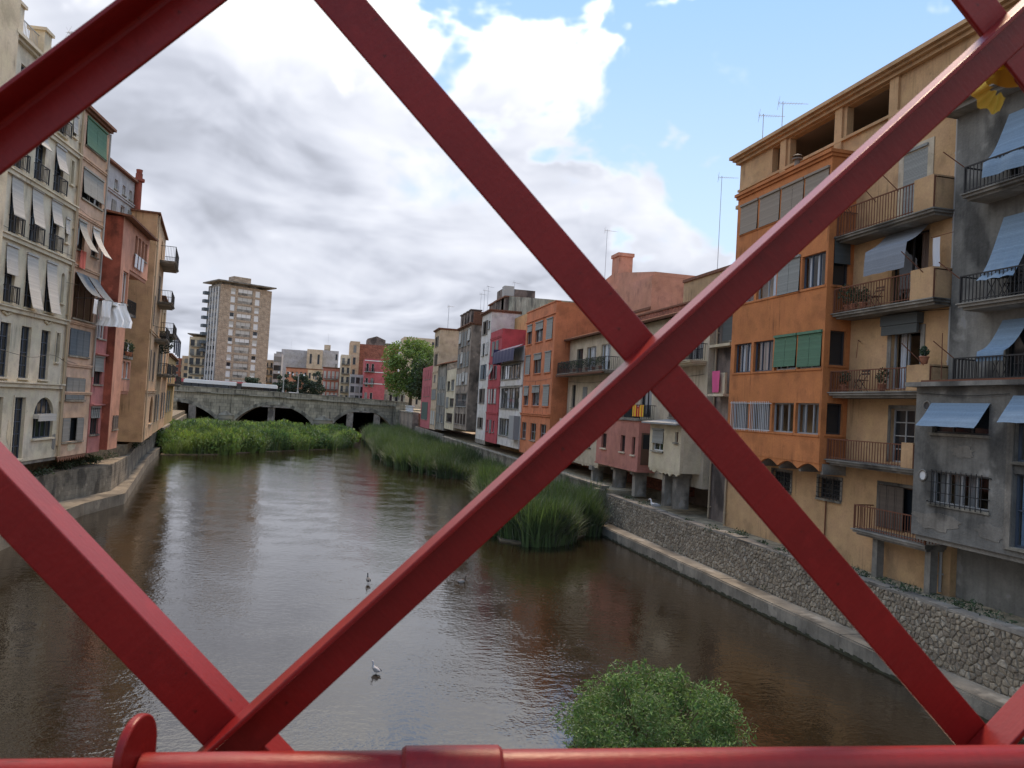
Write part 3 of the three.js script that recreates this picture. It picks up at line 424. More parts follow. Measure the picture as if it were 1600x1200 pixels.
// ---- grey house at the right edge
const greyBox = RB(19.5, 6, 22.66, {
  name: 'grey_house', label: 'dark grey weathered house at the right edge with pale blue awnings', y0: 4.14, y1: 9.05, D: 9, mat: M.grey, ops: [
    [19.65, 21.9, 7.55, 8.45, 'g', { frame: M.frameDark, n: 3, sill: .06 }], [19.57, 21.87, 5.27, 6.31, 'gc', { frame: M.frameGrey, n: 4, cur: [[0, .24], [.27, .48], [.5, .7], [.85, .97]], curM: M.curtainGrey, grille: 1, sp: .2, gr: 4, sill: .05 }],
    [17.2, 18.72, 6.85, 8.0, 'gc', { frame: M.frameBlue, n: 2, sill: .08, cur: [[0, 1]] }], [17.2, 18.72, 4.4, 6.5, 'gc', { frame: M.frameBlue, n: 2, rows: 2, sill: .08, cur: [[0, 1]], curM: M.clothBlue }],
  ] });
{
  const H = greyBox, { lx } = H.q, y = v => v - 4.14, W = H.q.W;
  mesh('roof_slab', bx(-.25, W, y(9.055), y(9.2), -.9, .28), M.slab, H);
  awning(H, 19.6, 21.95, curve(8.52, .03, 7.75, .6, .03), M.clothBlue, 8, .015); awning(H, 17.0, 18.8, curve(8.75, .03, 7.95, .6, .03), M.clothBlue, 8, .015);
  for (const [u, v, r] of [[22.15, 8.42, .15], [22.22, 6.12, .17]]) { const t = new THREE.TorusGeometry(r, .03, 6, 16); t.translate(lx(u), y(v), .02); const c = new THREE.CircleGeometry(r, 16); c.translate(lx(u), y(v), .012); mesh('vent', t, M.cement, H); mesh('vent_cover', c, v > 7 ? M.frameDark : M.frameWhite, H); }
  mesh('surround', [bx(lx(18.95), lx(18.74), y(4.3), y(8.2), .003, .05)], M.cement, H);
  // upper storeys set back, down to the ground
  const zb = -.9, hA = [[19.0, 20.5, 15.25, 17.6], [18.9, 20.4, 11.7, 14.2], [18.9, 20.4, 9.25, 11.1]];
  const up = panel(0, W - 0, y(9.05), y(18.3), hA.map(h => [lx(h[1]), lx(h[0]), y(h[2]), y(h[3])]), .3); up.translate(.36, 0, zb);
  const low = bx(.2, W, y(2.11), y(4.13), -1.7, -1.45);
  mesh('upper_wall', [up, low, bx(.36, .66, y(9.05), y(18.3), -9, zb - .301), bx(.36, W, y(17.9), y(18.2), -9, zb - .301)], M.darkGrey, H);
  for (const h of hA) win(H, lx(h[1]) + .36, lx(h[0]) + .36, y(h[2]), y(h[3]), 'g', { frame: M.frameDark, door: 1, n: 2, sill: 0, z: zb });
  mesh('eaves', [bx(.2, W, y(18.302), y(18.45), -9, zb + .55), bx(.12, W, y(18.452), y(18.56), -9, zb + .75)], M.slab, H);
  for (const v of [15.22, 11.7]) balcony(H, 8, 21.0, v, .92, { z: zb + .001, h: .85, rm: M.iron, sp: .14 });
  mesh('railing', railing(lx(21.0), W, y(9.21), .72, zb, .1, .13, [1, 0]), M.iron, H);
  awning(H, 17.3, 20.2, [...curve(17.65, zb + .04, 15.98, .03, .22), [15.5, .05]], M.clothBlue, 10, .03);
  awning(H, 18.95, 20.25, curve(14.4, zb + .04, 12.3, .08, .25), M.clothBlue, 8, .03); awning(H, 19.2, 20.15, [...curve(11.15, zb + .04, 10.1, .04, .2), [9.8, .06]], M.clothBlue, 8, .02);
  for (const [u, v] of [[21.0, 16.1], [21.0, 12.5], [21.1, 9.95]]) mesh('line_rod', cyl(V(lx(u), y(v), .0), V(lx(u + .4), y(v) + .55, .45), .018, .018, 6), M.rust, H);
  mesh('line_rod', cyl(V(lx(21.6), y(9.3), .0), V(lx(21.6), y(10.8), .02), .015, .015, 6), M.rust, H);
  mesh('roof_strip', bx(.4, W, y(9.203), y(9.26), -.1, .2), M.rust, H);
  mesh('floor_beam', [bx(.1, W, y(3.98), y(4.13), -.8, -.1)], M.slab, H);
}
// ---- narrow brown house in the gap
const narrow = RB(21.15, 37.45, 39.85, { name: 'narrow_house', label: 'narrow bare brown house squeezed beside the orange bay', y0: 2.1, y1: 14.4, D: 8, mat: M.mauve, ops: [[38.0, 39.2, 11.9, 13.2, 'b', { bm: M.blindDark, over: 0 }]] });
mesh('slab', [bx(.05, 2.3, 9.45, 9.6, .003, .5), bx(.6, 2.3, 6.75, 6.88, .003, .75)], M.hut, narrow); mesh('balcony_box', bx(1.2, 2.2, 6.882, 8.0, .5, .62), M.hut, narrow);
pipeOn(narrow, 39.7, 2.2, 14, M.pipe, .12); pipeOn(narrow, 37.6, 2.2, 14, M.pipeGrey, .12);

// ---- cream balcony house with tiled eaves
const balc = RB(20.7, 39.9, 65.4, {
  name: 'balcony_house', label: 'cream house with tiled eaves and long planted balconies half hidden behind the crossing bars', y0: 3.72, y1: 13.75, D: 10, mat: M.creamR, eave: 1, ops: [
    [61.8, 63.4, 10.9, 12.9, 'g', { frame: M.frameDark, door: 1, n: 2, sill: 0 }], [58.6, 60.8, 10.9, 12.9, 'gc', { frame: M.frameWhite, door: 1, n: 3, sill: 0, cur: [[.1, .4]] }], [55.4, 57.4, 10.9, 12.9, 'gc', { frame: M.frameWhite, door: 1, n: 2, sill: 0 }], [50.5, 52.3, 10.9, 12.8, 'g', { frame: M.frameBrown, door: 1, n: 2, sill: 0 }],
    [40.6, 42.6, 11.0, 12.9, 'g', { frame: M.frameDark, door: 1, n: 2, sill: 0 }], [63.2, 64.2, 8.0, 9.9, 'g', { frame: M.frameDark }], [60.2, 61.2, 8.2, 9.7, 's', {}], [57, 58.2, 8.2, 9.7, 's', {}],
    [47.4, 49.2, 7.5, 9.6, 'g', { frame: M.frameDark, door: 1, n: 2, sill: 0 }], [50.2, 51.4, 7.5, 9.6, 'gc', { frame: M.frameWhite, door: 1, n: 1, sill: 0 }], [43.2, 44.6, 7.6, 9.7, 's', { sm: M.shutterWood }],
  ] });
{
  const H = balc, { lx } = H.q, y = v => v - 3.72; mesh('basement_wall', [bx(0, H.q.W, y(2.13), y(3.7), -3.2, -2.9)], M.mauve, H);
  balcony(H, 53.5, 65.3, 10.8, 1.1, { h: .95, m: M.cement, sp: .14 }); balcony(H, 40.1, 44.0, 10.85, 1.0, { h: .95, m: M.hut }); mesh('tile_ends', [...Array(48)].map((_, k) => cyl(V(lx(65.2) + k * .24, y(10.64), .9), V(lx(65.2) + k * .24, y(10.6), 1.22), .085, .085, 6)), M.tile, H);
  // pink box room and cream hut hung over the quay
  const pb = (name, u0, u1, v0, v1, out, m, holes) => { const g = panel(lx(u1), lx(u0), y(v0), y(v1), holes.map(h => [lx(h[1]), lx(h[0]), y(h[2]), y(h[3])]), .2); g.translate(0, 0, out); return mesh(name, [g, bx(lx(u0) - .2, lx(u0), y(v0), y(v1), .003, out - .201), bx(lx(u1), lx(u1) + .2, y(v0), y(v1), .003, out - .201), bx(lx(u1) + .2, lx(u0) - .2, y(v0), y(v0) + .15, .003, out - .201), bx(lx(u1) + .2, lx(u0) - .2, y(v1) - .15, y(v1), .003, out - .201)], m, H); };
  const pw = [[52.05, 53.05, 5.18, 6.21], [48.58, 49.39, 5.15, 6.24], [46.86, 47.42, 5.07, 6.21]];
  pb('pink_bay', 46.35, 54.05, 4.15, 7.25, 1.2, M.pinkR, pw); for (const w of pw) win(H, lx(w[1]), lx(w[0]), y(w[2]), y(w[3]), 'g', { z: 1.2, frame: M.frameBrown, n: 1, sillM: M.hut });
  mesh('bay_edge', [bx(lx(54.15), lx(46.25), y(7.253), y(7.36), .003, 1.3)], M.cement, H); mesh('bay_foot', bx(lx(54.1), lx(46.3), y(4.02), y(4.147), .003, 1.26), M.pinkR, H);
  const dr = mesh('door', [bx(lx(46.35) + .004, lx(46.35) + .04, y(4.5), y(6.5), .3, 1.0)], M.frameBrown, H); mesh('pane', bx(lx(46.35) + .041, lx(46.35) + .05, y(5.5), y(6.4), .4, .9), M.glass, dr);
  pb('hut', 40.25, 44.5, 4.5, 7.15, 1.25, M.hut, [[42.53, 44.06, 5.58, 6.74], [40.62, 41.05, 6.2, 6.78]]);
  win(H, lx(44.06), lx(42.53), y(5.58), y(6.74), 'b', { z: 1.25, f: .6, bm: M.blindGrey, over: 0, kick: .02 }); win(H, lx(41.05), lx(40.62), y(6.2), y(6.78), 'g', { z: 1.25, n: 1, rows: 4, frame: M.frameBrown, fw: .09 });
  { const r = mesh('hut_roof', bx(lx(44.75), lx(40.0), -.05, .05, -.2, 1.75), M.zinc, H); r.position.set(0, y(7.42), 0); r.rotation.x = .12; }
  pb('cream_bay', 54.3, 64.4, 3.75, 7.0, .9, M.creamR, [[56.2, 57.4, 5, 6.3], [60.4, 61.6, 5, 6.3]]); win(H, lx(57.4), lx(56.2), y(5), y(6.3), 'g', { z: .9, frame: M.frameBrown }); win(H, lx(61.6), lx(60.4), y(5), y(6.3), 'g', { z: .9, frame: M.frameBrown });
  balcony(H, 46.6, 53.8, 7.37, 1.1, { h: .9, t: .02, rail: 1 }); mesh('balcony_screen', bx(lx(49.4), lx(46.9), y(7.45), y(8.2), 1.02, 1.05), mat(.035, .045, .05), H);
  for (const [u, v0, v1, d] of [[41.5, 2.41, 4.5, .5], [43.0, 2.41, 4.5, .35], [47.5, 2.41, 4.1, .45], [51.0, 2.41, 4.1, .45], [55.5, 2.41, 3.7, .4]]) mesh('pier', [bx(lx(u) - d / 2, lx(u) + d / 2, y(v0), y(v1) - .3, .1, .9), bx(lx(u) - d / 2 - .12, lx(u) + d / 2 + .12, y(v1) - .298, y(v1) - .002, .05, 1.05)], M.cement, H);
  // torn hem of render along the underside
  const hem = (u0, u1, v, out, m, seed) => { const R = rngOf(seed), s = new THREE.Shape(), a = lx(u1), b = lx(u0); s.moveTo(a, y(v)); s.lineTo(b, y(v)); for (let x = b; x > a; x -= .18) s.lineTo(x, y(v) - .06 - .22 * R() * R() - .06 * Math.abs(Math.sin(x * 4))); s.lineTo(a, y(v) - .05); s.closePath(); const g = new THREE.ExtrudeGeometry(s, { depth: .08, bevelEnabled: false }); g.translate(0, 0, out - .085); return uvBox(g); };
  mesh('torn_hem', [hem(40.3, 44.4, 4.497, 1.24, 0, 3)], M.hut, H); mesh('torn_hem', hem(54.4, 64.3, 3.747, .88, 0, 5), M.creamR, H);
}
// ---- orange house
const win3 = (us, rows, type, p) => rows.flatMap(r => us.map(u => [u[0], u[1], r[0], r[1], type, p]));
const or3 = RB(19.3, 65.6, 75.75, {
  name: 'orange_house', label: 'orange house with three columns of tall blinds in the middle of the right bank', y0: 3.4, y1: 16.2, D: 11, mat: M.orange3, courses: [7.2], ops: [
    ...[[13.95, 15.74], [11, 12.75], [8, 9.75]].flatMap((r, j) => [[66.35, 68.3], [69.5, 72.1], [73.4, 75.2]].map((u, i) => [u[0], u[1], r[0], r[1], 'b', { bm: M.blindGrey, f: [1, .35, .3, 1, .25, 1, 1, .3, .45][j * 3 + i], over: -.02, kick: .02, frame: M.frameGrey, n: 2, sillM: M.orange3 }])),
    ...[[66.7, 68.6], [70.05, 72], [73.6, 75.3]].map(u => [u[0], u[1], 4.75, 6.35, 'g', { frame: M.frameGrey, n: 2, rows: 2 }])] });
mesh('parapet', [bx(0, 10.15, 12.803, 13.75, -.35, -.02), bx(10.15 - .35, 10.148, 12.803, 13.75, -10.9, -.352), bx(0, .3, 12.803, 13.4, -10.9, -.352)], M.orange3, or3); mesh('parapet_cap', [bx(-.05, 10.2, 12.7, 12.8, .003, .1), bx(-.05, 10.2, 13.752, 13.84, -.4, .05)], M.orange3, or3); mesh('chimney', [bx(7.6, 9.6, 12.9, 15.6, -5.4, -4.2), bx(7.5, 9.7, 15.602, 15.8, -5.5, -4.1)], M.orange3, or3);
// ---- glazed white house with purple awning
const glz = RB(19.3, 76.0, 86.0, { name: 'glazed_house', label: 'white house with wide glazed galleries under a dark purple awning', y0: 3.6, y1: 14.0, D: 10, mat: M.white, ops: [[77.05, 85.9, 10.75, 12.3, 'gc', { n: 8, frame: M.frameBlue, cur: [[.1, .2], [.4, .5], [.62, .7]] }], [77.0, 85.5, 7.6, 9.8, 'gc', { n: 7, rows: 2, frame: M.frameDark, cur: [[.2, .35], [.5, .6]] }], [78.8, 85.6, 4.65, 6.5, 'gc', { n: 6, frame: M.frameDark, cur: [[.3, .42], [.7, .78]] }]] });
awning(glz, 76.1, 86.2, [...curve(14.15, .1, 13.7, 1.0, .04, 4), [12.45, 1.02]], M.clothPurple, 20, .05); mesh('column', bx(glz.q.lx(78.4), glz.q.lx(76.3), .9, 3.3, .003, .6), M.frameGrey, glz); mesh('awning_end', bx(-.05, 0, 8.8, 10.5, .1, 1.0), M.clothPurple, glz);
mesh('floor_band', [bx(0, 10, 8.72, 8.88, .003, .16), bx(0, 10, 6.3, 6.42, .003, .1)], M.cement, glz);
// ---- crimson house
const crim = RB(19.3, 86.4, 92.8, { name: 'crimson_house', label: 'crimson red house between the white house and the glazed galleries', y0: 3.55, y1: 16.6, D: 9, mat: M.crimson, courses: [{ v: 12.9, d: .06 }, { v: 9.95, d: .06 }, { v: 7.0, d: .06 }, { v: 15.8, d: .06 }], ops: [[88.2, 89.5, 13.75, 15.4, 's', {}], [90.2, 91.6, 13.75, 15.4, 's', {}], [88.3, 89.4, 10.95, 12.5, 's', { ajar: 1.2 }], [90.5, 91.8, 10.95, 12.5, 'b', { bm: M.blindGrey, f: .8, kick: .5 }], ...[87.9, 89.5, 91.1].map(u => [u, u + 1.0, 8.1, 9.8, 's', { sm: M.blind, leaves: 2, gap: u > 89 && u < 90 ? [1] : [] }]), [88.0, 88.8, 4.8, 6.1, 'g', {}], [89.6, 90.6, 4.7, 6.2, 's', {}], [91.4, 92.2, 4.8, 6.1, 'g', {}]] });
// ---- white house
const whit = RB(19.3, 93.0, 98.7, { name: 'white_house', label: 'narrow white house with dark shutters left of the crimson house', y0: 3.6, y1: 19.2, D: 9, mat: M.white, cornice: M.tile, ops: [[95.0, 98.0, 16.7, 18.4, 's', { sm: M.shutterWood, leaves: 3, gap: [1] }], [93.7, 94.7, 17.2, 18.2, 'g', { frame: M.frameDark }], [94.0, 95.4, 14.1, 15.6, 's', { sm: M.blind }], [96.2, 97.8, 14.0, 15.6, 's', { sm: M.blind, gap: [1] }], [94.4, 97.8, 11.05, 12.9, 's', { sm: M.shutterBlue, leaves: 4, gap: [2] }], [94.4, 97.8, 8.1, 9.9, 's', { sm: M.shutterWood, leaves: 4, gap: [1] }], [94.6, 97.8, 5.0, 6.3, 's', { sm: M.shutterWood, leaves: 4, gap: [2] }]] });
// ---- low house in the gap
RB(20.6, 98.8, 105.6, { name: 'low_house', label: 'low patched house in the gap right of the brown house', y0: 2.8, y1: 14.0, D: 8, mat: M.cement, ops: [[100, 101.4, 12, 13, 'g', {}], [100.2, 104, 8.7, 10.6, 'g', { n: 4, frame: M.frameGrey }], [100.2, 104, 6.0, 7.6, 'g', { n: 4, frame: M.frameGrey }]] });
// ---- brown grey house
const brw = RB(19.3, 105.8, 116.4, { name: 'brown_house', label: 'brown grey rendered house with five rows of tall paired windows', y0: 4.3, y1: 18.8, D: 12, mat: M.brown, cornice: M.tile, ops: [...[[16.15, 18.3], [13.15, 15.2], [10.6, 12.3]].flatMap((r, j) => [107, 109.4, 111.8, 114.2].map((u, i) => [u, u + 1.6, r[0], r[1], (i + j) % 3 ? 's' : 'b', { sm: j === 2 ? M.blind : M.shutterGrey, f: .7, bm: M.blind, gap: (i * 2 + j) % 5 === 0 ? [1] : [] }])), [107, 115.8, 7.5, 9.4, 'g', { n: 8, rows: 2, frame: M.frameGrey }], ...[107, 109.3, 111.6, 113.9].map(u => [u, u + 1.7, 5.0, 6.5, 'g', { frame: M.frameBrown }])] });
mesh('mansard', [bx(.2, 10.2, 14.82, 16.4, -6, -.3)], M.tile, brw); for (let k = 0; k < 4; k++) mesh('dormer', [bx(1 + k * 2.4, 2.3 + k * 2.4, 14.85, 16.6, -1.4, .02), bx(.85 + k * 2.4, 2.45 + k * 2.4, 16.602, 16.75, -1.5, .15)], M.mauve, brw);
mesh('side_extension', bx(8.6, 10.58, 14.81, 18.2, -11.5, -3.2), M.mauve, brw);
// ---- low terrace of small houses
RB(19.3, 116.6, 125.6, { name: 'small_house', label: 'small cream house with a cluttered balcony left of the brown house', y0: 3.9, y1: 13.2, D: 9, mat: M.hut, ops: [[118, 121, 9.9, 11.6, 'o', {}], [122, 124.8, 9.9, 11.4, 'g', { n: 3, frame: M.frameDark }], [117.5, 121.5, 7.4, 8.7, 'g', { n: 3, frame: M.frameDark }], [122.4, 124.8, 7.2, 8.9, 's', {}], [118, 124, 5.0, 6.4, 'g', { n: 5, frame: M.frameBrown }]] });
RB(19.25, 125.8, 135.2, { name: 'terrace_house', label: 'grey beige house with rows of narrow shutters beside the tan house', y0: 3.5, y1: 14.3, D: 9, mat: M.cement, eave: 1, ops: [...[10.2, 7.5].flatMap(v => [127, 129.1, 131.2, 133.3].map((u, i) => [u, u + 1.2, v, v + 2.1, 's', { sm: i % 2 ? M.shutterGrey : M.blindGrey }])), [127.5, 129.5, 4.7, 6.1, 'g', {}], [131.5, 133.5, 4.7, 6.1, 's', {}]] });
const tanR = RB(19.25, 135.8, 142.6, { name: 'tan_house', label: 'tall tan house with a blank side wall beside the big green tree', y0: 3.2, y1: 20.7, D: 12, mat: M.tan, courses: [{ v: 16.9, d: .05 }, { v: 13.4, d: .05 }, { v: 10.5, d: .05 }, { v: 6.9, d: .05 }], cornice: M.tile, ops: [[137.4, 141.2, 17.95, 19.7, 's', { leaves: 4, gap: [1], sm: M.shutterWood }], [137.4, 141.2, 14.6, 16.6, 's', { leaves: 4, gap: [2], sm: M.shutterWood }], [138.4, 140.6, 11.6, 12.9, 'g', {}], [136.8, 141.8, 8.5, 10.3, 's', { leaves: 5 }], [137, 138.6, 4.1, 6.5, 's', { sm: M.blind }], [139.8, 141.4, 4.1, 6.5, 's', { sm: M.blind }]] });
RB(19.25, 142.9, 157, { name: 'rose_house', label: 'rose pink house with a dark green lower panel ending the right bank row', y0: 3.1, y1: 14.7, D: 8, mat: M.rose, ops: [...[12.3, 9.1].flatMap(v => [145, 148.4, 151.8].map(u => [u, u + 1.7, v, v + 1.9, 's', { sm: M.rose }])), [146.5, 155.5, 4.7, 8.0, 's', { leaves: 7, sm: mat(.07, .10, .08) }]] });
// ---- houses standing behind the row
const behind = (label, name, x0, x1, z0, z1, y1, m, extra) => { const t = thing(name, label, 'house', [x0, 2.6, z1]); mesh('wall', bx(0, x1 - x0, 0, y1 - 2.6, z0 - z1, 0), m, t); if (extra) extra(t); return t; };
behind('salmon house with a tall chimney rising behind the tiled eaves', 'salmon_house', 24, 34, -74, -56, 18.4, M.salmon, t => { const h = 15.8; const s = new THREE.Shape([new THREE.Vector2(0, 0), new THREE.Vector2(18, 0), new THREE.Vector2(18, .3), new THREE.Vector2(9, 1.6), new THREE.Vector2(0, .3)]); const g = new THREE.ExtrudeGeometry(s, { depth: 9.6, bevelEnabled: false }); g.rotateY(Math.PI / 2); g.translate(.2, h + .01, 0); mesh('gable', uvBox(g), M.salmon, t); mesh('chimney', [bx(.3, 1.6, h, h + 3.0, -9.8, -8.2), bx(.2, 1.7, h + 3.002, h + 3.3, -9.9, -8.1)], M.salmon, t); mesh('string_course', bx(-.08, -.003, 13.2, 13.4, -18, 0), M.tile, t); });
behind('ochre tan house with a flat roof behind the narrow brown house', 'tan_house', 24.5, 34, -51.5, -38.2, 17.2, M.tanL, t => { mesh('parapet', [bx(-.1, 9.5, 14.602, 14.8, -13.3, .1)], M.tile, t); mesh('chimney', [bx(1.0, 2.0, 14.8, 16.7, -2.6, -1.6), bx(.85, 2.15, 16.702, 16.95, -2.75, -1.45)], M.salmon, t); const w = mesh('window', bx(-.04, .02, 11.6, 12.8, -4.6, -3.6), M.frameWhite, t); mesh('pane', bx(-.06, -.045, 11.7, 12.7, -4.5, -3.7), M.glass, w); });
behind('brick terrace wall with planters above the tiled eaves', 'roof_terrace', 22.6, 31, -55.5, -46.5, 15.0, M.brick, t => mesh('coping', bx(-.08, 8.4, 12.403, 12.52, -9, .06), M.tile, t));
behind('mauve brown block behind the narrow white house', 'tall_house', 22.6, 30, -111, -100.5, 22.2, M.mauve, t => { mesh('roof_room', bx(.5, 5, 19.602, 21.4, -8, -4), M.mauve, t); mesh('eave', bx(-.2, 7.4, 19.61, 19.8, -10.6, .2), M.tile, t); });
behind('pale grey green block with a shed roof behind the crimson house', 'pale_house', 23, 36, -101.5, -81.4, 19.4, M.paleGreen, t => { const s = new THREE.Shape([new THREE.Vector2(0, 0), new THREE.Vector2(20, 0), new THREE.Vector2(20, 3.1), new THREE.Vector2(0, .2)]); const g = new THREE.ExtrudeGeometry(s, { depth: 12.9, bevelEnabled: false }); g.rotateY(Math.PI / 2); g.translate(.02, 16.81, 0); mesh('shed_roof', uvBox(g), M.paleGreen, t); mesh('chimney', bx(-.4, .9, 12, 21.3, -21.6, -20.2), M.pipeGrey, t); });
behind('mustard yellow upper storey behind the crimson house and the purple awning', 'yellow_house', 22.2, 30, -97, -78, 18.6, M.yellow, t => { const w = mesh('window', bx(-.05, .02, 11.5, 14.2, -18, -16), M.frameBrown, t); mesh('pane', bx(-.07, -.055, 11.7, 14, -17.8, -16.2), M.glass, w); });

// houses that go on behind the footbridge, on both banks
RB(20.2, -26, 5.9, { name: 'riverside_house', label: 'tan riverside house past the right edge, level with the footbridge', y0: 2.1, y1: 18, D: 10, mat: M.tan, ops: [-22, -16, -10, -4, 1].flatMap(u => [4.5, 8, 11.5, 14.8].map(v => [u, u + 1.4, v, v + 2, 's', {}])) });

patch(greyBox, 20.6, 7.0, .9, .4, 9, M.slab); patch(greyBox, 21.6, 4.7, 2.0, .6, 10, M.cement); patch(greyBox, 19.4, 4.7, 1.2, .5, 12, M.slab);
cable(ochre, [[37.2, 18.3], [36.2, 18.1], [35.4, 18.2]]); cable(ochre, [[27.7, 12.0], [26.4, 11.85], [24.6, 11.9], [22.6, 11.8]]); cable(greyBox, [[22.5, 8.85], [20.5, 8.75], [18.9, 8.8]]); cable(balc, [[65, 10.2], [60, 10.0], [54, 10.1], [47, 9.9], [40.2, 10.1]]); cable(or3, [[75.6, 10.4], [71, 10.3], [65.8, 10.4]]); cable(or3, [[70.9, 7.3], [70.9, 10.3]]);
// ================================================================ left bank houses
const LA = [-14.2, -46, 5.6];
LB(-13.88, -46, 5.6, -14, -6.15, { name: 'beige_house', label: 'plain beige house at the left edge', y0: 3.4, y1: 27, D: 9, mat: M.hut, ops: [[-8.6, -7.6, 7.7, 10.2, 'g', {}], [-8.6, -7.6, 11.2, 13.6, 'b', {}]] });
LB(-17.6, -30.5, 3, 0, 15, { name: 'riverside_house', label: 'beige riverside house past the left edge, level with the footbridge', y0: 2.6, y1: 20, D: 9, mat: M.peach, ops: [2, 6, 10].flatMap(u => [5, 8.5, 12, 15.4].map(v => [u, u + 1.4, v, v + 2, 's', {}])) }).position.set(-16.5, 2.6, -14);
const fr = { frame: M.frameBlue, n: 2, rows: 4, sill: .12, sillM: M.cream };
const c3 = [[-5.0, -4.02], [-2.95, -1.9], [-.78, .28]];
const creamH = LB(...LA, -6.1, 2.12, {
  name: 'cream_house', label: 'tall cream house with string courses and long white roll-down blinds on the left', y0: 3.48, y1: 23.2, D: 9, mat: M.cream, trim: M.cream, courses: [7.4, 10.95, 14.27, 17.28, 20.2].map(v => ({ v, d: .13, t: .2 })), cornice: M.cream, ops: [
    [-5.2, -4.2, 4.4, 6.7, 'g', fr], [-3.1, -2.0, 3.66, 6.7, 'g', { ...fr, door: 1, rows: 5, sur: .1, surM: M.cream }], [-.98, 1.35, 4.58, 6.72, 'g', { ...fr, n: 4, rows: 2, arch: 1.0 }],
    ...c3.map(c => [c[0], c[1], 7.66, 10.22, 'g', { ...fr, n: 2, rows: 4 }]), [.95, 1.42, 8.65, 10.22, 'g', { ...fr, n: 1, arch: .23, sur: .07, surM: M.cream }],
    [c3[0][0], c3[0][1], 11.15, 13.75, 'b', { ...fr, f: .48, kick: .1 }], [c3[1][0], c3[1][1], 11.15, 13.7, 'b', { ...fr, f: 1, kick: .42 }], [c3[2][0], c3[2][1], 11.18, 13.7, 'b', { ...fr, f: 1, kick: .38 }], [1.05, 1.46, 11.87, 13.5, 'g', { ...fr, n: 1, arch: .2, frame: M.frameGrey }],
    [c3[0][0], c3[0][1], 14.42, 17.0, 'b', { ...fr, f: .68, kick: .2 }], [c3[1][0], c3[1][1], 14.42, 16.97, 'b', { ...fr, f: .66, kick: .22 }], [c3[2][0], c3[2][1], 14.4, 16.96, 'b', { ...fr, f: .45, kick: .18 }], [1.06, 1.44, 15.17, 16.4, 'b', { ...fr, n: 1, f: .6, kick: .06 }],
    [c3[0][0], c3[0][1], 17.5, 19.8, 'g', fr], [c3[1][0], c3[1][1], 17.5, 19.8, 'b', { ...fr, f: .25, kick: .25 }], [c3[2][0], c3[2][1], 17.5, 19.82, 'b', { ...fr, f: .5, kick: .25 }], [1.15, 1.53, 18.4, 19.7, 'g', { ...fr, n: 1, arch: .19, sur: .07, surM: M.cream }],
    [c3[0][0], c3[0][1], 20.6, 22.4, 'g', fr], [c3[1][0], c3[1][1], 20.6, 22.4, 'g', fr], [c3[2][0], c3[2][1], 20.6, 22.4, 'b', { ...fr, f: .6, kick: .2 }], [1.06, 1.5, 21.0, 22.1, 'b', { ...fr, n: 1, f: .8 }], [-5.95, -5.6, 21.4, 22.75, 'g', { ...fr, n: 1, arch: .17, sur: .06, surM: M.cream }],
  ] });
{
  const H = creamH, { lx } = H.q, y = v => v - 3.48;
  for (const v of [11.15, 14.42, 17.5, 20.62]) for (const c of c3) if (!(v < 12 && c[0] > -4)) { const a = lx(c[0]) - .04, b = lx(c[1]) + .04, g = railing(a, b, y(v) - .02, .8, .0, .24, .14); mesh('balconet', g, M.iron, H); }
  mesh('shade_box', [bx(lx(-1.05), lx(1.0), y(5.62), y(5.86), .003, .3), bx(lx(-1.05), lx(1.0), y(5.5), y(5.618), .26, .3)], M.blind, H);
  for (const c of [-4.6, -.25]) mesh('plaster_garland', [...Array(5)].map((_, k) => { const g = new THREE.SphereGeometry(.09, 8, 6); g.scale(1.2, .8, .6); g.translate(lx(c) + (k - 2) * .16, y(10.58) + .05 * Math.abs(k - 2), .04); return g; }), M.hut, H);
  // roof parapet piers and railing
  for (const u of [-5.5, -2.6, .4]) mesh('parapet_pier', [bx(lx(u) - .38, lx(u) + .38, y(23.52), y(24.9), -.7, .02), bx(lx(u) - .48, lx(u) + .48, y(24.902), y(25.05), -.8, .12)], M.cream, H);
  mesh('roof_railing', [railing(lx(-5.1), lx(-3.0), y(23.52), 1.1, 0, -.25, .14, [0, 0]), railing(lx(-2.2), lx(.0), y(23.52), 1.1, 0, -.25, .14, [0, 0])].flat(), M.zinc, H);
  pipeOn(H, 1.98, 3.5, 23, M.pipe, .12, .06); pipeOn(H, 2.16, 3.5, 22, M.pipe, .12, .05);
  mesh('dark_wire', [tube([V(lx(-6), y(8.9), .4), V(lx(-3), y(8.7), .55), V(lx(-.5), y(8.95), .5), V(lx(2), y(8.6), .3)], .012, 20, 4), tube([V(lx(1.2), y(13), .2), V(lx(3.0), y(13.1), .3)], .01, 6, 4)], M.iron, H);
  mesh('floor_slab', [bx(lx(-6.0), lx(2.1), y(3.3), y(3.478), -1.5, -.05)], M.cement, H);
}
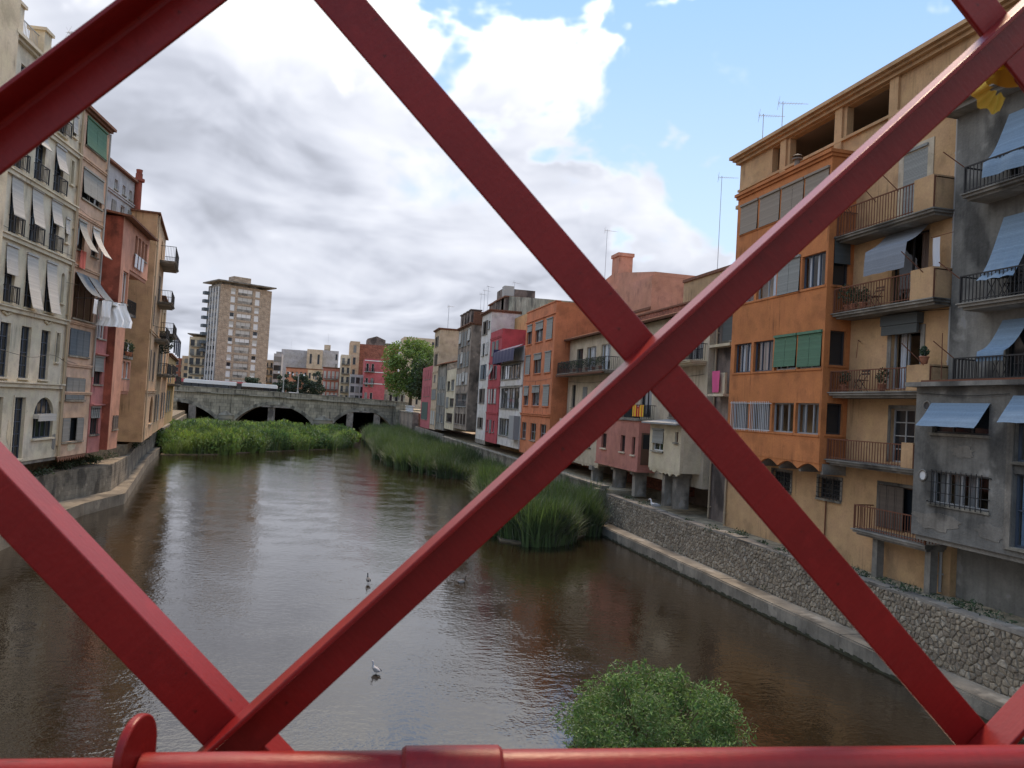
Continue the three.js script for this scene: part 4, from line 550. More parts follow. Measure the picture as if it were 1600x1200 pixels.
const peachH = LB(...LA, 2.2, 6.2, {
  name: 'peach_house', label: 'peach house with a green blind at the top and washing on a pole', y0: 3.42, y1: 22.9, D: 9, mat: M.peach, courses: [7.0, 8.6, 11.0, 14.2, 17.1, 20.3].map(v => ({ v, d: .07, t: .1 })), cornice: M.tile, ops: [
    [2.8, 5.75, 21.1, 22.62, 'b', { bm: M.blindGreen, leaves: 2, f: 1, kick: .08, over: 0 }], [2.82, 5.78, 18.08, 19.7, 'b', { bm: M.blindGrey, leaves: 3, f: .8, kick: .1, over: 0 }],
    [2.72, 3.7, 15.14, 16.7, 'b', { bm: M.blindGrey, f: 1, kick: .75, frame: M.frameDark }], [4.72, 5.68, 15.14, 16.7, 'b', { bm: M.blind, f: 1, kick: .8, frame: M.frameDark }],
    [2.74, 5.78, 11.25, 13.8, 'o', { frame: M.frameBrown, n: 3 }], [2.66, 5.45, 9.13, 10.66, 's', { sm: M.shutterBlue, leaves: 3 }], [2.64, 5.25, 6.6, 7.88, 's', { sm: M.shutterGrey, leaves: 3 }], [2.55, 5.45, 4.22, 5.58, 's', { sm: M.shutterGrey, leaves: 3, gap: [1], frame: M.frameDark }],
  ] });
awning(peachH, 2.7, 4.3, curve(13.85, .05, 12.6, 1.0, .1), M.shutterBlue, 8, .02); awning(peachH, 4.4, 5.9, curve(13.85, .05, 12.3, 1.35, .1), M.shutterBlue, 8, .02);
mesh('chimney', [bx(2.6, 3.8, 19.6, 21.2, -3.4, -2.4), bx(2.5, 3.9, 21.202, 21.4, -3.5, -2.3)], M.salmon, peachH); pipeOn(peachH, 6.1, 8, 22.8, M.pipeGrey, .1, .06);
const hemL = (H, m, u0, u1, v, out, seed) => { const { lx, y0 } = H.q, R = rngOf(seed), a = lx(u0), b = lx(u1), y = v - y0, s = new THREE.Shape(); s.moveTo(a, y); s.lineTo(b, y); for (let x = b, k = 0; x > a; x -= .16, k++) s.lineTo(x, y - .08 - (k % 2) * .16 - .06 * R()); s.closePath(); const g = new THREE.ExtrudeGeometry(s, { depth: .06, bevelEnabled: false }); g.translate(0, 0, out - .065); return mesh('tile_hem', uvBox(g), m, H); };
hemL(peachH, M.tile, 2.25, 6.15, 3.417, -.01, 4);
const pinkH = LB(-14.15, -46, 5.6, 6.24, 8.12, { name: 'pink_house', label: 'narrow pink house below the washing on the left bank', y0: 3.4, y1: 12.4, D: 8, mat: M.pink, courses: [{ v: 9.4, d: .12, t: .06 }, { v: 6.3, d: .12, t: .06 }], cornice: M.tile, ops: [[6.4, 7.75, 10.4, 11.6, 'gc', { n: 3, frame: M.frameWhite, cur: [[0, .3], [.4, .6], [.75, 1]] }], [6.42, 7.72, 7.58, 9.2, 'b', { bm: M.blindGrey, f: .5, kick: .04, frame: M.frameDark }], [6.42, 7.7, 4.5, 6.1, 'b', { bm: M.blindGrey, f: .35, kick: .03, frame: M.frameDark, grille: 1, gr: 2, sp: .3 }]] });
// ---- red brown house: narrow lower strip, wide upper storey on brackets
const redH = LB(-12.9, -54.15, 0, 0, 2.3, { name: 'red_brown_house', label: 'red brown house with salmon front and a row of five tall attic windows', y0: 3.5, y1: 18.3, D: 9, mat: M.salmon, ops: [[.8, 2.05, 4.75, 5.65, 's', { sm: M.shutterWood }], [.75, 2.1, 12.95, 15.0, 'gc', { n: 2, frame: M.frameWhite, cur: [[0, .5]] }]] });
{
  const H = redH, y = v => v - 3.5; mesh('side_wall', bx(-.04, -.003, 0, y(18.3), -9, -.02), M.redBrown, H); mesh('side_course', bx(-.09, -.043, y(13.0), y(13.14), -9, -.02), M.redBrown, H);
  const hs = [...Array(5)].map((_, k) => [.85 + k * 1.0 - (k ? 0 : 0), 1.55 + k * 1.0, y(16.55), y(17.8)]).map(h => [h[0] + 1.45, h[1] + 1.45, h[2], h[3]]);
  const g = panel(2.303, 7.6, y(15.3), y(18.3), hs.filter(h => h[0] > 2.4 && h[1] < 7.5), .3); mesh('upper_storey', [g, bx(2.303, 7.6, y(15.3), y(15.5), -3, -.302), bx(2.303, 7.6, y(18.0), y(18.29), -5, -.302)], M.salmon, H);
  for (const h of hs.filter(h => h[0] > 2.4 && h[1] < 7.5)) win(H, ...h, 'g', { frame: M.frameBrown, n: 1, z: 0, sill: .05 });
  const r = mesh('roof', [bx(-.3, 7.8, -.06, .06, -5, .55)], M.tile, H); r.position.y = y(18.4); r.rotation.x = .14;
  mesh('scalloped_fringe', [...Array(14)].map((_, k) => { const c = new THREE.CylinderGeometry(.18, .18, .08, 10); c.rotateX(Math.PI / 2); c.translate(2.5 + k * .37, y(15.22), -.1); return c; }), M.salmon, H);
  mesh('recess_wall', bx(2.303, 10.6, 0, y(18), -2.6, -2.3), M.ochreL, H);
  // balconies and the glazed bay in the recess
  const bal = (v, o) => { const s = mesh('balcony', [bx(2.31, 9.6, y(v) - .18, y(v), -2.29, -1.0)], M.slab, H); mesh('railing', railing(2.35, 9.55, y(v), .95, -2.2, -1.04, .13, [0, 1]), M.iron, s); return s; };
  bal(12.85); bal(9.75);
  const bayp = panel(2.31, 9.4, y(7.2), y(9.45), [...Array(5)].map((_, k) => [2.7 + k * 1.3, 3.85 + k * 1.3, y(8.15), y(9.35)]), .2); bayp.translate(0, 0, -1.05);
  mesh('bay', [bayp, bx(9.2, 9.4, y(7.2), y(9.45), -2.29, -1.252), bx(2.31, 9.19, y(7.2), y(7.35), -2.29, -1.252)], M.salmon, H); for (let k = 0; k < 5; k++) win(H, 2.7 + k * 1.3, 3.85 + k * 1.3, y(8.15), y(9.35), 'gc', { z: -1.05, n: 2, frame: M.frameWhite, cur: [[0, .9]], sill: .03 });
  mesh('scalloped_fringe', [...Array(18)].map((_, k) => { const c = new THREE.CylinderGeometry(.19, .19, .08, 10); c.rotateX(Math.PI / 2); c.translate(2.55 + k * .39, y(7.15), -1.15); return c; }), M.salmon, H);
  mesh('gate', bx(2.5, 3.7, y(3.6), y(4.9), -2.28, -2.2), M.shutterBlue, H);
}
// ---- ochre house and the row that follows the bend
const B5 = [-13.09, -64.8, -7.3];
const ochL = LB(...B5, 0, 11, { name: 'ochre_house', label: 'tall ochre house with a blank side wall on the left bank', y0: 3.4, y1: 20.9, D: 9, mat: M.ochreLight, courses: [{ v: 7.3, d: .08 }, { v: 12.0, d: .08 }], ops: [[5.9, 9.4, 4.55, 6.9, 'g', { arch: 1.2, n: 2, frame: M.frameBrown }], [2.0, 3.1, 8.2, 10.6, 's', { sm: M.shutterWood }], [6, 7.2, 8.2, 10.6, 's', { sm: M.shutterWood }], [2.0, 3.1, 12.6, 14.9, 's', { sm: M.shutterWood }], [6, 7.4, 14.9, 17, 's', { sm: M.shutterWood }], [6, 7.4, 18.3, 20, 'g', {}]] });
mesh('side_wall', bx(-.04, -.003, 0, 17.5, -9, -.02), M.ochreL, ochL); pipeOn(ochL, .3, 3.5, 20.8, M.pipe, .1, .06); mesh('roof_edge', [bx(-.2, 11.2, 17.503, 17.62, -9, .2)], M.tile, ochL);
balcony(ochL, 5.2, 10.9, 18.2, 1.2, { h: 1.2 }); balcony(ochL, 5.6, 10.5, 14.8, 1.1, {}); balcony(ochL, 5.6, 10.5, 11.7, .9, {});
mesh('chimney', [cyl(V(.5, 17.0, -1.55), V(.5, 20.5, -1.55), .27, .25, 12), cyl(V(.5, 19.9, -1.55), V(.5, 20.1, -1.55), .42, .42, 12), cyl(V(.5, 20.5, -1.55), V(.5, 20.8, -1.55), .2, .24, 10)], M.redBrown, ochL);
const s6 = (n, l, u0, u1, y1, m, ops) => LB(...B5, u0, u1, { name: n, label: l, y0: 3.45, y1, D: 9, mat: m, ops, cornice: M.tile });
const l6 = s6('tan_house', 'tan house with projecting balconies before the bend of the left bank', 11.1, 19.4, 15.6, M.tanL, [[12, 13.4, 4.6, 7, 's', { sm: M.shutterWood }], [15.5, 17, 4.6, 7, 's', {}], [12.2, 13.6, 9, 11.4, 's', { sm: M.shutterWood }], [15.6, 17.2, 9, 11.4, 's', {}], [12.2, 13.6, 12.8, 14.8, 'g', {}], [15.6, 17.2, 12.8, 14.8, 'g', {}]]); balcony(l6, 11.8, 18.6, 12.6, 1.1, {}); balcony(l6, 11.8, 18.6, 8.9, .9, {});
const l7 = s6('mustard_house', 'brownish house with tall shutters near the stone bridge on the left', 19.6, 29.6, 13.0, M.ochreL, [[21, 22.6, 4.6, 7.2, 's', { sm: M.shutterWood }], [25.5, 27, 4.6, 7.2, 's', {}], [21, 22.6, 9.2, 11.6, 's', {}], [25.5, 27, 9.2, 11.6, 'g', {}]]); balcony(l7, 20.5, 28.6, 9.1, .9, {});
const l8 = s6('yellow_house', 'pale yellow house with a dark roof frame, last before the stone bridge on the left', 29.8, 48.6, 11.3, M.yellow, [[31, 32.6, 5, 7.4, 's', {}], [35.5, 37, 5, 7.4, 's', {}], [40.5, 42, 5, 7.4, 'g', {}], [31, 32.6, 8.4, 10.4, 's', {}], [35.5, 37, 8.4, 10.4, 's', {}], [40.5, 42, 8.4, 10.4, 'g', {}]]); balcony(l8, 30.5, 46, 8.2, .9, {});
mesh('roof_frame', [0, 5, 10, 15].flatMap(k => [bx(k, k + .18, 8.2, 10.2, .4, .58), bx(k, k + .18, 8.2, 10.2, -2, -1.82)]).concat([bx(0, 15.18, 10.202, 10.36, .4, .58), bx(0, 15.18, 10.202, 10.36, -2, -1.82), bx(15, 15.18, 10.202, 10.36, -1.8, .39)]), M.frameBlue, l8);
// ---- grey house behind the peach house
const greyL = LB(-16, -54.05, 5.7, 0, 11.3, { name: 'grey_house', label: 'pale grey house with small attic windows behind the peach house', y0: 3.4, y1: 23.1, D: 9, mat: M.greyWhite, courses: [{ v: 21.3, d: .1 }], ops: [[6.9, 7.5, 21.6, 22.3, 'g', {}], [8.5, 9.1, 21.6, 22.3, 'g', {}], [9.9, 10.5, 21.6, 22.3, 'g', {}], [6.6, 7.4, 19.2, 20.8, 's', {}], [8.4, 9.2, 19.2, 20.8, 'g', {}], [9.9, 10.6, 19.2, 20.8, 's', {}], [4.2, 5.0, 21.6, 22.3, 'g', {}]] }); mesh('roof', bx(-.2, 11.5, 19.703, 19.85, -9, .3), M.tile, greyL);

// ================================================================ stone bridge with three arches
{
  const B = thing('stone_bridge', 'grey stone arch bridge crossing the river in the distance', 'bridge', [0, 0, -186]);
  const top = x => 7.05 + .72 * (1 - Math.pow((x + 20) / 40, 2)) * .6 - .0078 * (x + 20), arches = [[-41, -22.3, 1.2, 5.1], [-18.9, -1.6, 1.2, 5.45], [2.7, 16.4, 1.6, 5.25]];
  const arc = (a, n = 24, gr = 0) => { const [x0, x1, s, c] = a, w = (x1 - x0) / 2, h = c - s, r = (w * w + h * h) / (2 * h) + gr, cx = (x0 + x1) / 2, cy = c - (r - gr), t = Math.asin(w / (r - gr)); return [...Array(n + 1)].map((_, k) => { const q = -t + 2 * t * k / n; return [cx + r * Math.sin(q), cy + r * Math.cos(q)]; }); };
  const s = new THREE.Shape(); const xs = [...Array(31)].map((_, k) => -46 + k * 66 / 30); s.moveTo(-46, -1); s.lineTo(20, -1);[...xs].reverse().forEach(x => s.lineTo(x, top(x))); s.closePath();
  for (const a of arches) { const p = new THREE.Path(), q = arc(a); p.moveTo(a[0], -.99); q.forEach(v => p.lineTo(v[0], v[1])); p.lineTo(a[1], -.99); p.closePath(); s.holes.push(p); }
  const g = new THREE.ExtrudeGeometry(s, { depth: 9, bevelEnabled: false }); g.translate(0, 0, -9); mesh('spandrel_wall', uvBox(g), M.ashlar, B);
  for (const a of arches) { const o = arc(a, 24, .75).filter(v => v[1] > a[2]), i = arc(a).reverse(), r = new THREE.Shape([...o, ...i].map(v => new THREE.Vector2(v[0], v[1]))); const q = new THREE.ExtrudeGeometry(r, { depth: .14, bevelEnabled: false }); q.translate(0, 0, .003); mesh('arch_ring', uvBox(q), M.stone, B); }
  const strip = (dy0, dy1, z0, z1, nm, m) => { const q = new THREE.Shape(); q.moveTo(-46, top(-46) + dy0); xs.forEach(x => q.lineTo(x, top(x) + dy0));[...xs].reverse().forEach(x => q.lineTo(x, top(x) + dy1)); q.closePath(); const e = new THREE.ExtrudeGeometry(q, { depth: z1 - z0, bevelEnabled: false }); e.translate(0, 0, z0); mesh(nm, uvBox(e), m, B); };
  strip(-.22, .0, .003, .42, 'cornice', M.stone); strip(.003, .95, -.25, .15, 'parapet', M.ashlar); strip(.953, 1.1, -.32, .24, 'parapet_cap', M.stone); strip(.003, .95, -9, -8.7, 'parapet', M.ashlar);
  for (const [x0, x1] of [[-22.3, -18.9], [-1.6, 2.7]]) { const c = (x0 + x1) / 2, w = (x1 - x0) / 2, q = new THREE.CylinderGeometry(w * .98, w * .98, 3.6, 20, 1, false); q.scale(1, 1, .9); q.translate(c, .8, -.1); const k = new THREE.ConeGeometry(w * 1.05, 1.1, 20); k.scale(1, 1, .9); k.translate(c, 3.15, -.1); mesh('cutwater', [q, k], M.ashlar, B); }
  mesh('buttress', [bx(16.9, 19.6, -1, 7.2, .003, 1.2)], M.ashlar, B);
  struct('bridge_road', bx(-46, 20, 6.4, 7.05, -194.6, -186.3), M.paving);
  const C2 = thing('plaza_slab', 'covered square on concrete columns behind the stone bridge', 'deck', [0, 0, -204]); mesh('deck', bx(-33, 18, 4.6, 5.19, -3, -.1), M.concrete, C2); for (const x of [-30.5, -12, 7.2, 14]) mesh('column', bx(x - .8, x + .8, -1, 4.59, -2.2, -.4), M.concrete, C2);
}
// river embankment on the right between the last house and the bridge
{
  const E = thing('embankment', 'rough embankment wall with a white balustrade beside the stone bridge', 'wall', [17.8, 0, -186]); mesh('wall', [bx(0, 1.2, -1, 5.6, 1.25, 28.6), bx(-3.5, 0, -1, 1.4, 3, 30)], M.brown, E); mesh('coping', bx(-.15, 1.3, 5.603, 5.85, 1.25, 28.6), M.stone, E);
  for (let k = 0; k < 14; k++) { const l = new THREE.LatheGeometry([[.16, 0], [.16, .12], [.08, .2], [.18, .55], [.1, .85], [.16, 1]].map(p => new THREE.Vector2(...p)), 8); l.translate(.55, 5.86, 20 - k * 1.0 + 3); mesh('baluster', l, M.frameWhite, E); } mesh('handrail', bx(.3, .8, 6.87, 7.1, 9.5, 24), M.frameWhite, E);
  struct('right_street', bx(19.05, 80, -1, 5.6, -202.9, -158), M.paving);
}
// vehicles and lamps on the bridge
{
  const b = thing('articulated_bus', 'long white articulated bus crossing the stone bridge', 'bus', [-30.4, 7.16, -189.5]); b.rotation.z = -.012;
  const sec = (x0, x1) => { mesh('body', [bx(x0, x1, .35, 1.15, -1.25, 1.25), bx(x0 + .1, x1 - .1, 2.25, 2.95, -1.22, 1.22), bx(x0 + .3, x1 - .3, 2.95, 3.1, -1.0, 1.0)], M.frameWhite, b); const n = Math.round((x1 - x0) / 1.6); for (let k = 0; k < n; k++) { const a = lerp(x0 + .15, x1 - .15, k / n) + .05, c = lerp(x0 + .15, x1 - .15, (k + 1) / n) - .05; mesh('window', bx(a, c, 1.152, 2.248, -1.2, 1.2), M.glass, b); } };
  sec(0, 11.4); sec(12.4, 20.3); mesh('bellows', bx(11.41, 12.39, .4, 2.85, -1.15, 1.15), M.frameDark, b); for (const x of [2.4, 8.8, 14.5, 18]) for (const z of [1.1, -1.1]) { const w = new THREE.CylinderGeometry(.48, .48, .3, 16); w.rotateX(Math.PI / 2); w.translate(x, .45, z); mesh('wheel', w, M.frameDark, b); }
  const car = (x, z, m, label) => { const c = thing('car', label, 'car', [x, 7.06, z], 0, 'cars on the stone bridge'); const s = new THREE.Shape([[-2.1, .35], [2.1, .35], [2.1, .8], [1.3, .92], [.7, 1.42], [-1.2, 1.45], [-1.9, .95], [-2.1, .85]].map(p => new THREE.Vector2(...p))); const g = new THREE.ExtrudeGeometry(s, { depth: 1.6, bevelEnabled: true, bevelSize: .06, bevelThickness: .06, bevelSegments: 2 }); g.translate(0, 0, -.8); mesh('body', g, m, c); mesh('side_window', bx(-1.2, .8, .98, 1.34, -.875, .875), M.glass, c); for (const wx of [-1.3, 1.3]) for (const wz of [.75, -.75]) { const w = new THREE.CylinderGeometry(.32, .32, .22, 14); w.rotateX(Math.PI / 2); w.translate(wx, .32, wz); mesh('wheel', w, M.frameDark, c); } };
  car(-6.2, -189, mat(.6, .6, .6, { roughness: .3 }), 'silver car on the stone bridge below the lamp posts'); car(2.6, -191.6, mat(.05, .05, .06, { roughness: .3 }), 'dark car on the stone bridge right of the lamp posts');
  for (const [x, h, l] of [[-8.7, 4.9, 'street lamp with two arms on the stone bridge, left of the pair'], [-5.5, 4.6, 'plain street lamp on the stone bridge, right of the pair']]) { const p = thing('street_lamp', l, 'lamp', [x, 8.2, -186.1], 0, 'lamps on the stone bridge'); mesh('post', [cyl(V(0, 0, 0), V(0, h, 0), .14, .08, 8), cyl(V(0, 0, 0), V(0, .7, 0), .3, .2, 8)], M.pipeGrey, p); mesh('arm', [tube([V(0, h - .1, 0), V(-.6, h + .12, 0), V(-1.2, h, 0)], .05, 8, 5), tube([V(0, h - .1, 0), V(.6, h + .12, 0), V(1.2, h, 0)], .05, 8, 5)], M.pipeGrey, p); for (const s of [-1.2, 1.2]) mesh('lamp_head', cyl(V(s, h - .35, 0), V(s, h + .02, 0), .2, .12, 8), M.frameWhite, p); }
}
// ================================================================ the town behind the bridge
{
  // tower block, one corner turned towards the river
  const T = thing('tower_block', 'tall tan brick tower block with a flat overhanging roof', 'building', [-31.6, 6, -250], .5), H = 34.2, W = 16.2, D = 10, fl = 2.52;
  const cols = [[3.2, 4.6], [5.4, 10.0], [10.9, 12.4]], holes = []; for (let f = 0; f < 13; f++) for (const c of cols) holes.push([c[0], c[1], 1.4 + f * fl, 1.4 + f * fl + 1.9]);
  mesh('wall', [panel(0, W, 0, H, holes, .3), bx(W - .3, W, 0, H, -D, -.302), bx(.3, W - .3, 0, H, -D, -D + .3)], M.brickTan, T);
  for (let f = 0; f < 13; f++) cols.forEach((c, i) => { const y = 1.4 + f * fl, w = mesh('window', [bx(c[0], c[1], y, y + .75, -.22, -.12), ...[...Array(i === 1 ? 4 : 2)].map((_, k, a) => { const x = lerp(c[0], c[1] - .1, k / (a.length - 1)); return bx(x, x + .1, y + .751, y + 1.9, -.2, -.14); })], (i === 1 ? M.concrete : M.frameWhite), T); mesh('pane', bx(c[0] + .1, c[1] - .1, y + .76, y + 1.88, -.19, -.16), (f * 7 + i * 3) % 4 === 0 || i === 1 && f % 3 ? M.blind : (f + i) % 3 ? M.frameWhite : M.glass, w); });
  // left face with balconies, turned about the corner
  const side = panel(-D, 0, 0, H, [], .3); side.rotateY(-Math.PI / 2); const sg = []; mesh('side_wall', bx(0, .3, 0, H, -D + .31, -.303), M.concrete, T);
  for (let k = 0; k < 4; k++) mesh('mullion', bx(-.25, -.003, 1, H - .6, -1.3 - k * 2.2, -.9 - k * 2.2), M.frameWhite, T); for (let f = 0; f < 13; f++) { const y = 1.2 + f * fl; for (let k = 0; k < 3; k++) { const w = mesh('window', bx(-.03, -.004, y + .5, y + 1.9, -3.05 - k * 2.2, -1.35 - k * 2.2), M.frameGrey, T); mesh('pane', bx(-.05, -.034, y + .6, y + 1.8, -2.95 - k * 2.2, -1.45 - k * 2.2), M.glass, w); } if (f > 4) mesh('balcony', bx(-1.7, -.254, y, y + .95, -D + .3, -7.8), M.shutterBlue, T); }
  mesh('roof', [bx(-1.4, W + .8, H + .8, H + 1.15, -D - 1, 1.5)], M.slab, T); mesh('roof_storey', bx(.6, W - 4, H + .003, H + .798, -D + 1, -.8), M.concrete, T); mesh('penthouse', bx(5, 10.5, H + 1.152, H + 3.4, -7, -3), M.brickTan, T);
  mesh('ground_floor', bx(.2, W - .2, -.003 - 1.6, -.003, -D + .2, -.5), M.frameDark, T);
  const blk = (name, label, x0, x1, z, y1, D, m, nx, ny, o = {}) => {
    const y0 = o.y0 ?? 6, W = x1 - x0, h = y1 - y0, ops = [], cw = W / nx, sw = o.sw ?? .5, b = o.base ?? .8, fh = (h - b - .4) / Math.max(ny, 1), skip = o.skip || (() => false);
    for (let j = 0; j < ny; j++) for (let i = 0; i < nx; i++) if (!skip(i, j)) ops.push([i * cw + cw * (1 - sw) / 2, i * cw + cw * (1 + sw) / 2, y0 + b + j * fh + fh * .18, y0 + b + j * fh + fh * (o.tall ?? .78), (i * 3 + j * 5) % 4 ? (o.t || 'g') : 's', { frame: o.f || M.frameGrey, sm: o.sm || M.shutterGrey, sill: .08, n: 1 }]);
    const H = house({ name, label, category: 'building', at: [x0, z], turn: o.turn || 0, W, y0, y1, D, mat: m, ops, cornice: o.cor }); if (o.bal) for (let j = 1; j < ny; j++) balcony(H, W * .12, W * .88, y0 + b + j * fh + fh * .1, .8, { h: .8, sp: .3 }); return H;
  };
  const lb = blk('apartment_block', 'lower apartment block with loggias attached left of the tower', -40.6, -35.0, -258, 24.2, 12, M.hut, 3, 6, { sw: .66, tall: .84, f: M.frameDark, bal: 1 }); mesh('roof', bx(-.6, 6.2, 18.9, 19.2, -11, .8), M.slab, lb);
  blk('apartment_block', 'beige apartment slab seen edge on far left of the tower', -44.0, -41.2, -268, 18.6, 12, M.tan, 1, 5); blk('brick_block', 'dark red brick block at the far left behind the bridge', -52, -44.8, -280, 18.2, 12, M.brick, 4, 5, { sw: .6 });
  const mk = thing('market_canopy', 'low hall with a red fascia at the foot of the tower', 'canopy', [-40, 6, -236]); mesh('wall', bx(0, 22, 0, 3.3, -8, -1), M.shutterBlue, mk); mesh('fascia', bx(-.5, 22.5, 4.0, 4.9, -9, .3), M.rose, mk); mesh('fascia_band', bx(-.4, 22.4, 3.4, 3.98, -8.8, .1), M.frameDark, mk); for (let k = 0; k < 8; k++) mesh('column', bx(1 + k * 2.9, 1.25 + k * 2.9, 0, 3.38, -.4, -.15), M.pipeGrey, mk);
  blk('apartment_block', 'stepped beige apartment house just right of the tower', -22.4, -16.4, -300, 20.5, 10, M.tan, 4, 5, { bal: 1 }); blk('apartment_block', 'dark banded apartment house with long balconies beside the white block', -17.8, -15.0, -296, 22.8, 10, M.greyWhite, 1, 5, { sw: .9, f: M.frameDark });
  const wb = blk('white_block', 'blank blue white block on the skyline', -16.5, -6.4, -320, 26.0, 14, M.greyWhite, 1, 0); mesh('roof_room', bx(-2, 1.6, 17.5, 18.9, -5, -1), M.frameGrey, wb);
  blk('cream_block', 'cream gable with two small windows on the skyline', -6.6, -.8, -310, 26.1, 12, M.creamR, 2, 3, { sw: .3, skip: (i, j) => j !== 2 }); const g3b = blk('grey_block', 'pale grey block with stair windows on the skyline', -1.0, 5.2, -312, 26.2, 12, M.greyWhite, 4, 5, { skip: i => i < 3 }); mesh('roof_room', bx(.6, 3, 20.51, 22.4, -5, -1), M.creamR, g3b);
  blk('tiled_house', 'low red roofed house behind the dark trees', -12.6, -5.4, -282, 17.4, 12, M.salmon, 5, 3, { cor: M.tile }); blk('tiled_house', 'low pale house with a dark roof behind the dark trees', -5.2, .6, -272, 17.0, 10, M.hut, 4, 3, { cor: M.tile });
  const pk = blk('pink_terrace', 'pale pink terrace house with tall shutters beyond the bridge', -.2, 4.4, -231, 16.3, 10, M.pinkR, 4, 3, { sw: .6, tall: .86, t: 's', sm: M.blind, cor: M.tile, bal: 1 }); blk('tan_terrace', 'narrow tan house beside the dark trees beyond the bridge', -2.6, -.4, -232, 15.4, 10, M.tan, 2, 3, { t: 's' });
  blk('cream_terrace', 'cream house with five rows of dark windows beyond the bridge', 4.5, 7.3, -226, 20.2, 10, M.hut, 2, 5, { sw: .5, f: M.frameDark, bal: 1 });
  blk('tan_block', 'tan rounded corner block in front of the bare brick gable', 6.9, 9.6, -229, 24.4, 10, M.tan, 1, 5, { sw: .3 });
  const bk = blk('brick_gable', 'bare brick party wall with a grey gable on the skyline', 9.62, 21, -232, 24.0, 12, M.brick, 1, 0); { const s = new THREE.Shape([[2.2, 0], [7.4, 0], [7.4, 1.6], [4.8, 2.6], [2.2, 1.7]].map(p => new THREE.Vector2(...p))); const g = new THREE.ExtrudeGeometry(s, { depth: 8, bevelEnabled: false }); g.translate(0, 18.01, -8.5); mesh('gable', uvBox(g), M.mauve, bk); mesh('coping', bx(7.45, 11.5, 18.01, 18.7, -9, .1), M.mauve, bk); }
  blk('gallery_house', 'grey house with glazed blue galleries at the right end of the bridge', 7.2, 11.2, -219, 14.6, 9, M.greyWhite, 3, 3, { sw: .8, tall: .86, f: M.frameBlue });
  const pr = blk('raspberry_house', 'raspberry pink corner house at the right end of the bridge', 10.6, 16.2, -214, 18.9, 10, M.rose, 4, 3, { skip: i => i > 1, sw: .5, f: M.frameWhite }); for (const y of [6.2, 9.3, 12.3]) mesh('white_band', bx(-.05, 5.65, y, y + .22, .003, .1), M.frameWhite, pr); balcony(pr, .1, 2.6, 12.1, .9, {}); balcony(pr, .1, 2.6, 15.4, .9, {});
  blk('cream_tower', 'pale cream block rising behind the big green tree', 25.2, 36, -262, 29.6, 12, M.creamR, 5, 7, { sw: .35 });
  blk('long_house', 'shaded low house under the big tree', 15.8, 22, -216, 11, 6, M.paleGreen, 4, 1, {});
}

cable(peachH, [[2.3, 17.4], [4.2, 17.25], [6.1, 17.4]]); cable(peachH, [[2.3, 8.8], [4.3, 8.65], [6.1, 8.75]]); cable(creamH, [[-6, 14.6], [-3, 14.5], [2, 14.6]]); patch(creamH, -3.4, 5.0, .5, 1.2, 31, M.hut); patch(creamH, 1.6, 4.3, .5, 1.0, 32, M.concrete); patch(peachH, 4.0, 3.9, 1.2, .5, 33, M.hut); patch(ochL, 4.2, 4.2, 1.6, 1.0, 34, M.tanL);
// ================================================================ vegetation
function blob(c, r, rnd, shell = .55) { let x, y, z, d; do { x = rnd() * 2 - 1; y = rnd() * 2 - 1; z = rnd() * 2 - 1; d = Math.hypot(x, y, z); } while (d > 1 || d < shell * rnd()); return [c[0] + x * r[0], c[1] + y * r[1], c[2] + z * r[2]]; }
function tree(name, label, base, H, crown, nClump, perClump, size, col, seed, group) {
  const T = thing(name, label, 'tree', base, 0, group), R = rngOf(seed), [cx, cy, cz, rx, ry, rz] = crown, trunkTop = cy - ry * .35;
  const tr = [cyl(V(0, 0, 0), V(.1, trunkTop * .55, .05), H * .03, H * .022, 10), cyl(V(.1, trunkTop * .55, .05), V(cx * .5, trunkTop, cz * .5), H * .022, H * .014, 8)];
  for (let k = 0; k < 9; k++) { const a = k * 2.4 + R(), e = V(cx + Math.cos(a) * rx * .62, cy + (R() - .3) * ry * .7, cz + Math.sin(a) * rz * .62), s = V(.1, trunkTop * (.45 + .4 * R()), .05); tr.push(tube([s, s.clone().lerp(e, .45).add(V(0, .08 * H, 0)), e], H * .006, 8, 5)); }
  mesh('trunk', tr, M.bark, T);
  const cl = [...Array(nClump)].map(() => { const p = blob([cx, cy, cz], [rx, ry, rz], R, .75); return [p, (.14 + .13 * R()) * (rx + ry) * .62]; });
  mesh('crown', leaves(nClump * perClump, i => { const [p, r] = cl[(i / perClump) | 0]; return blob(p, [r, r * .75, r], R, .35); }, size, R, col, .75), M.leaf, T); return T;
}
tree('plane_tree', 'big bright green plane tree behind the balustrade at the end of the right bank', [18.9, 5.6, -174], 15, [.2, 9.6, 0, 6.6, 6.4, 5.2], 120, 130, .42, [.13, .21, .03], 21, 'trees by the stone bridge');
tree('plane_tree', 'darker green tree standing right behind the bright plane tree', [22.4, 5.6, -169], 13, [0, 7.6, 0, 4.2, 5.6, 4.2], 60, 110, .42, [.045, .085, .018], 22, 'trees by the stone bridge');
[[-9.6, 7.0, 'dark green street tree left of the street lamps'], [-5.6, 7.6, 'dark green street tree directly behind the street lamps'], [-1.9, 7.9, 'dark green street tree beside the narrow tan house'], [-17.2, 5.8, 'small dark street tree at the foot of the tower']].forEach(([x, h, l], i) => tree('street_tree', l, [x, 6, -213 + i * .8], h, [0, h * .62, 0, 2.5, h * .42, 2.4], 40, 90, .38, [.022, .048, .02], 31 + i, 'street trees beyond the bridge'));

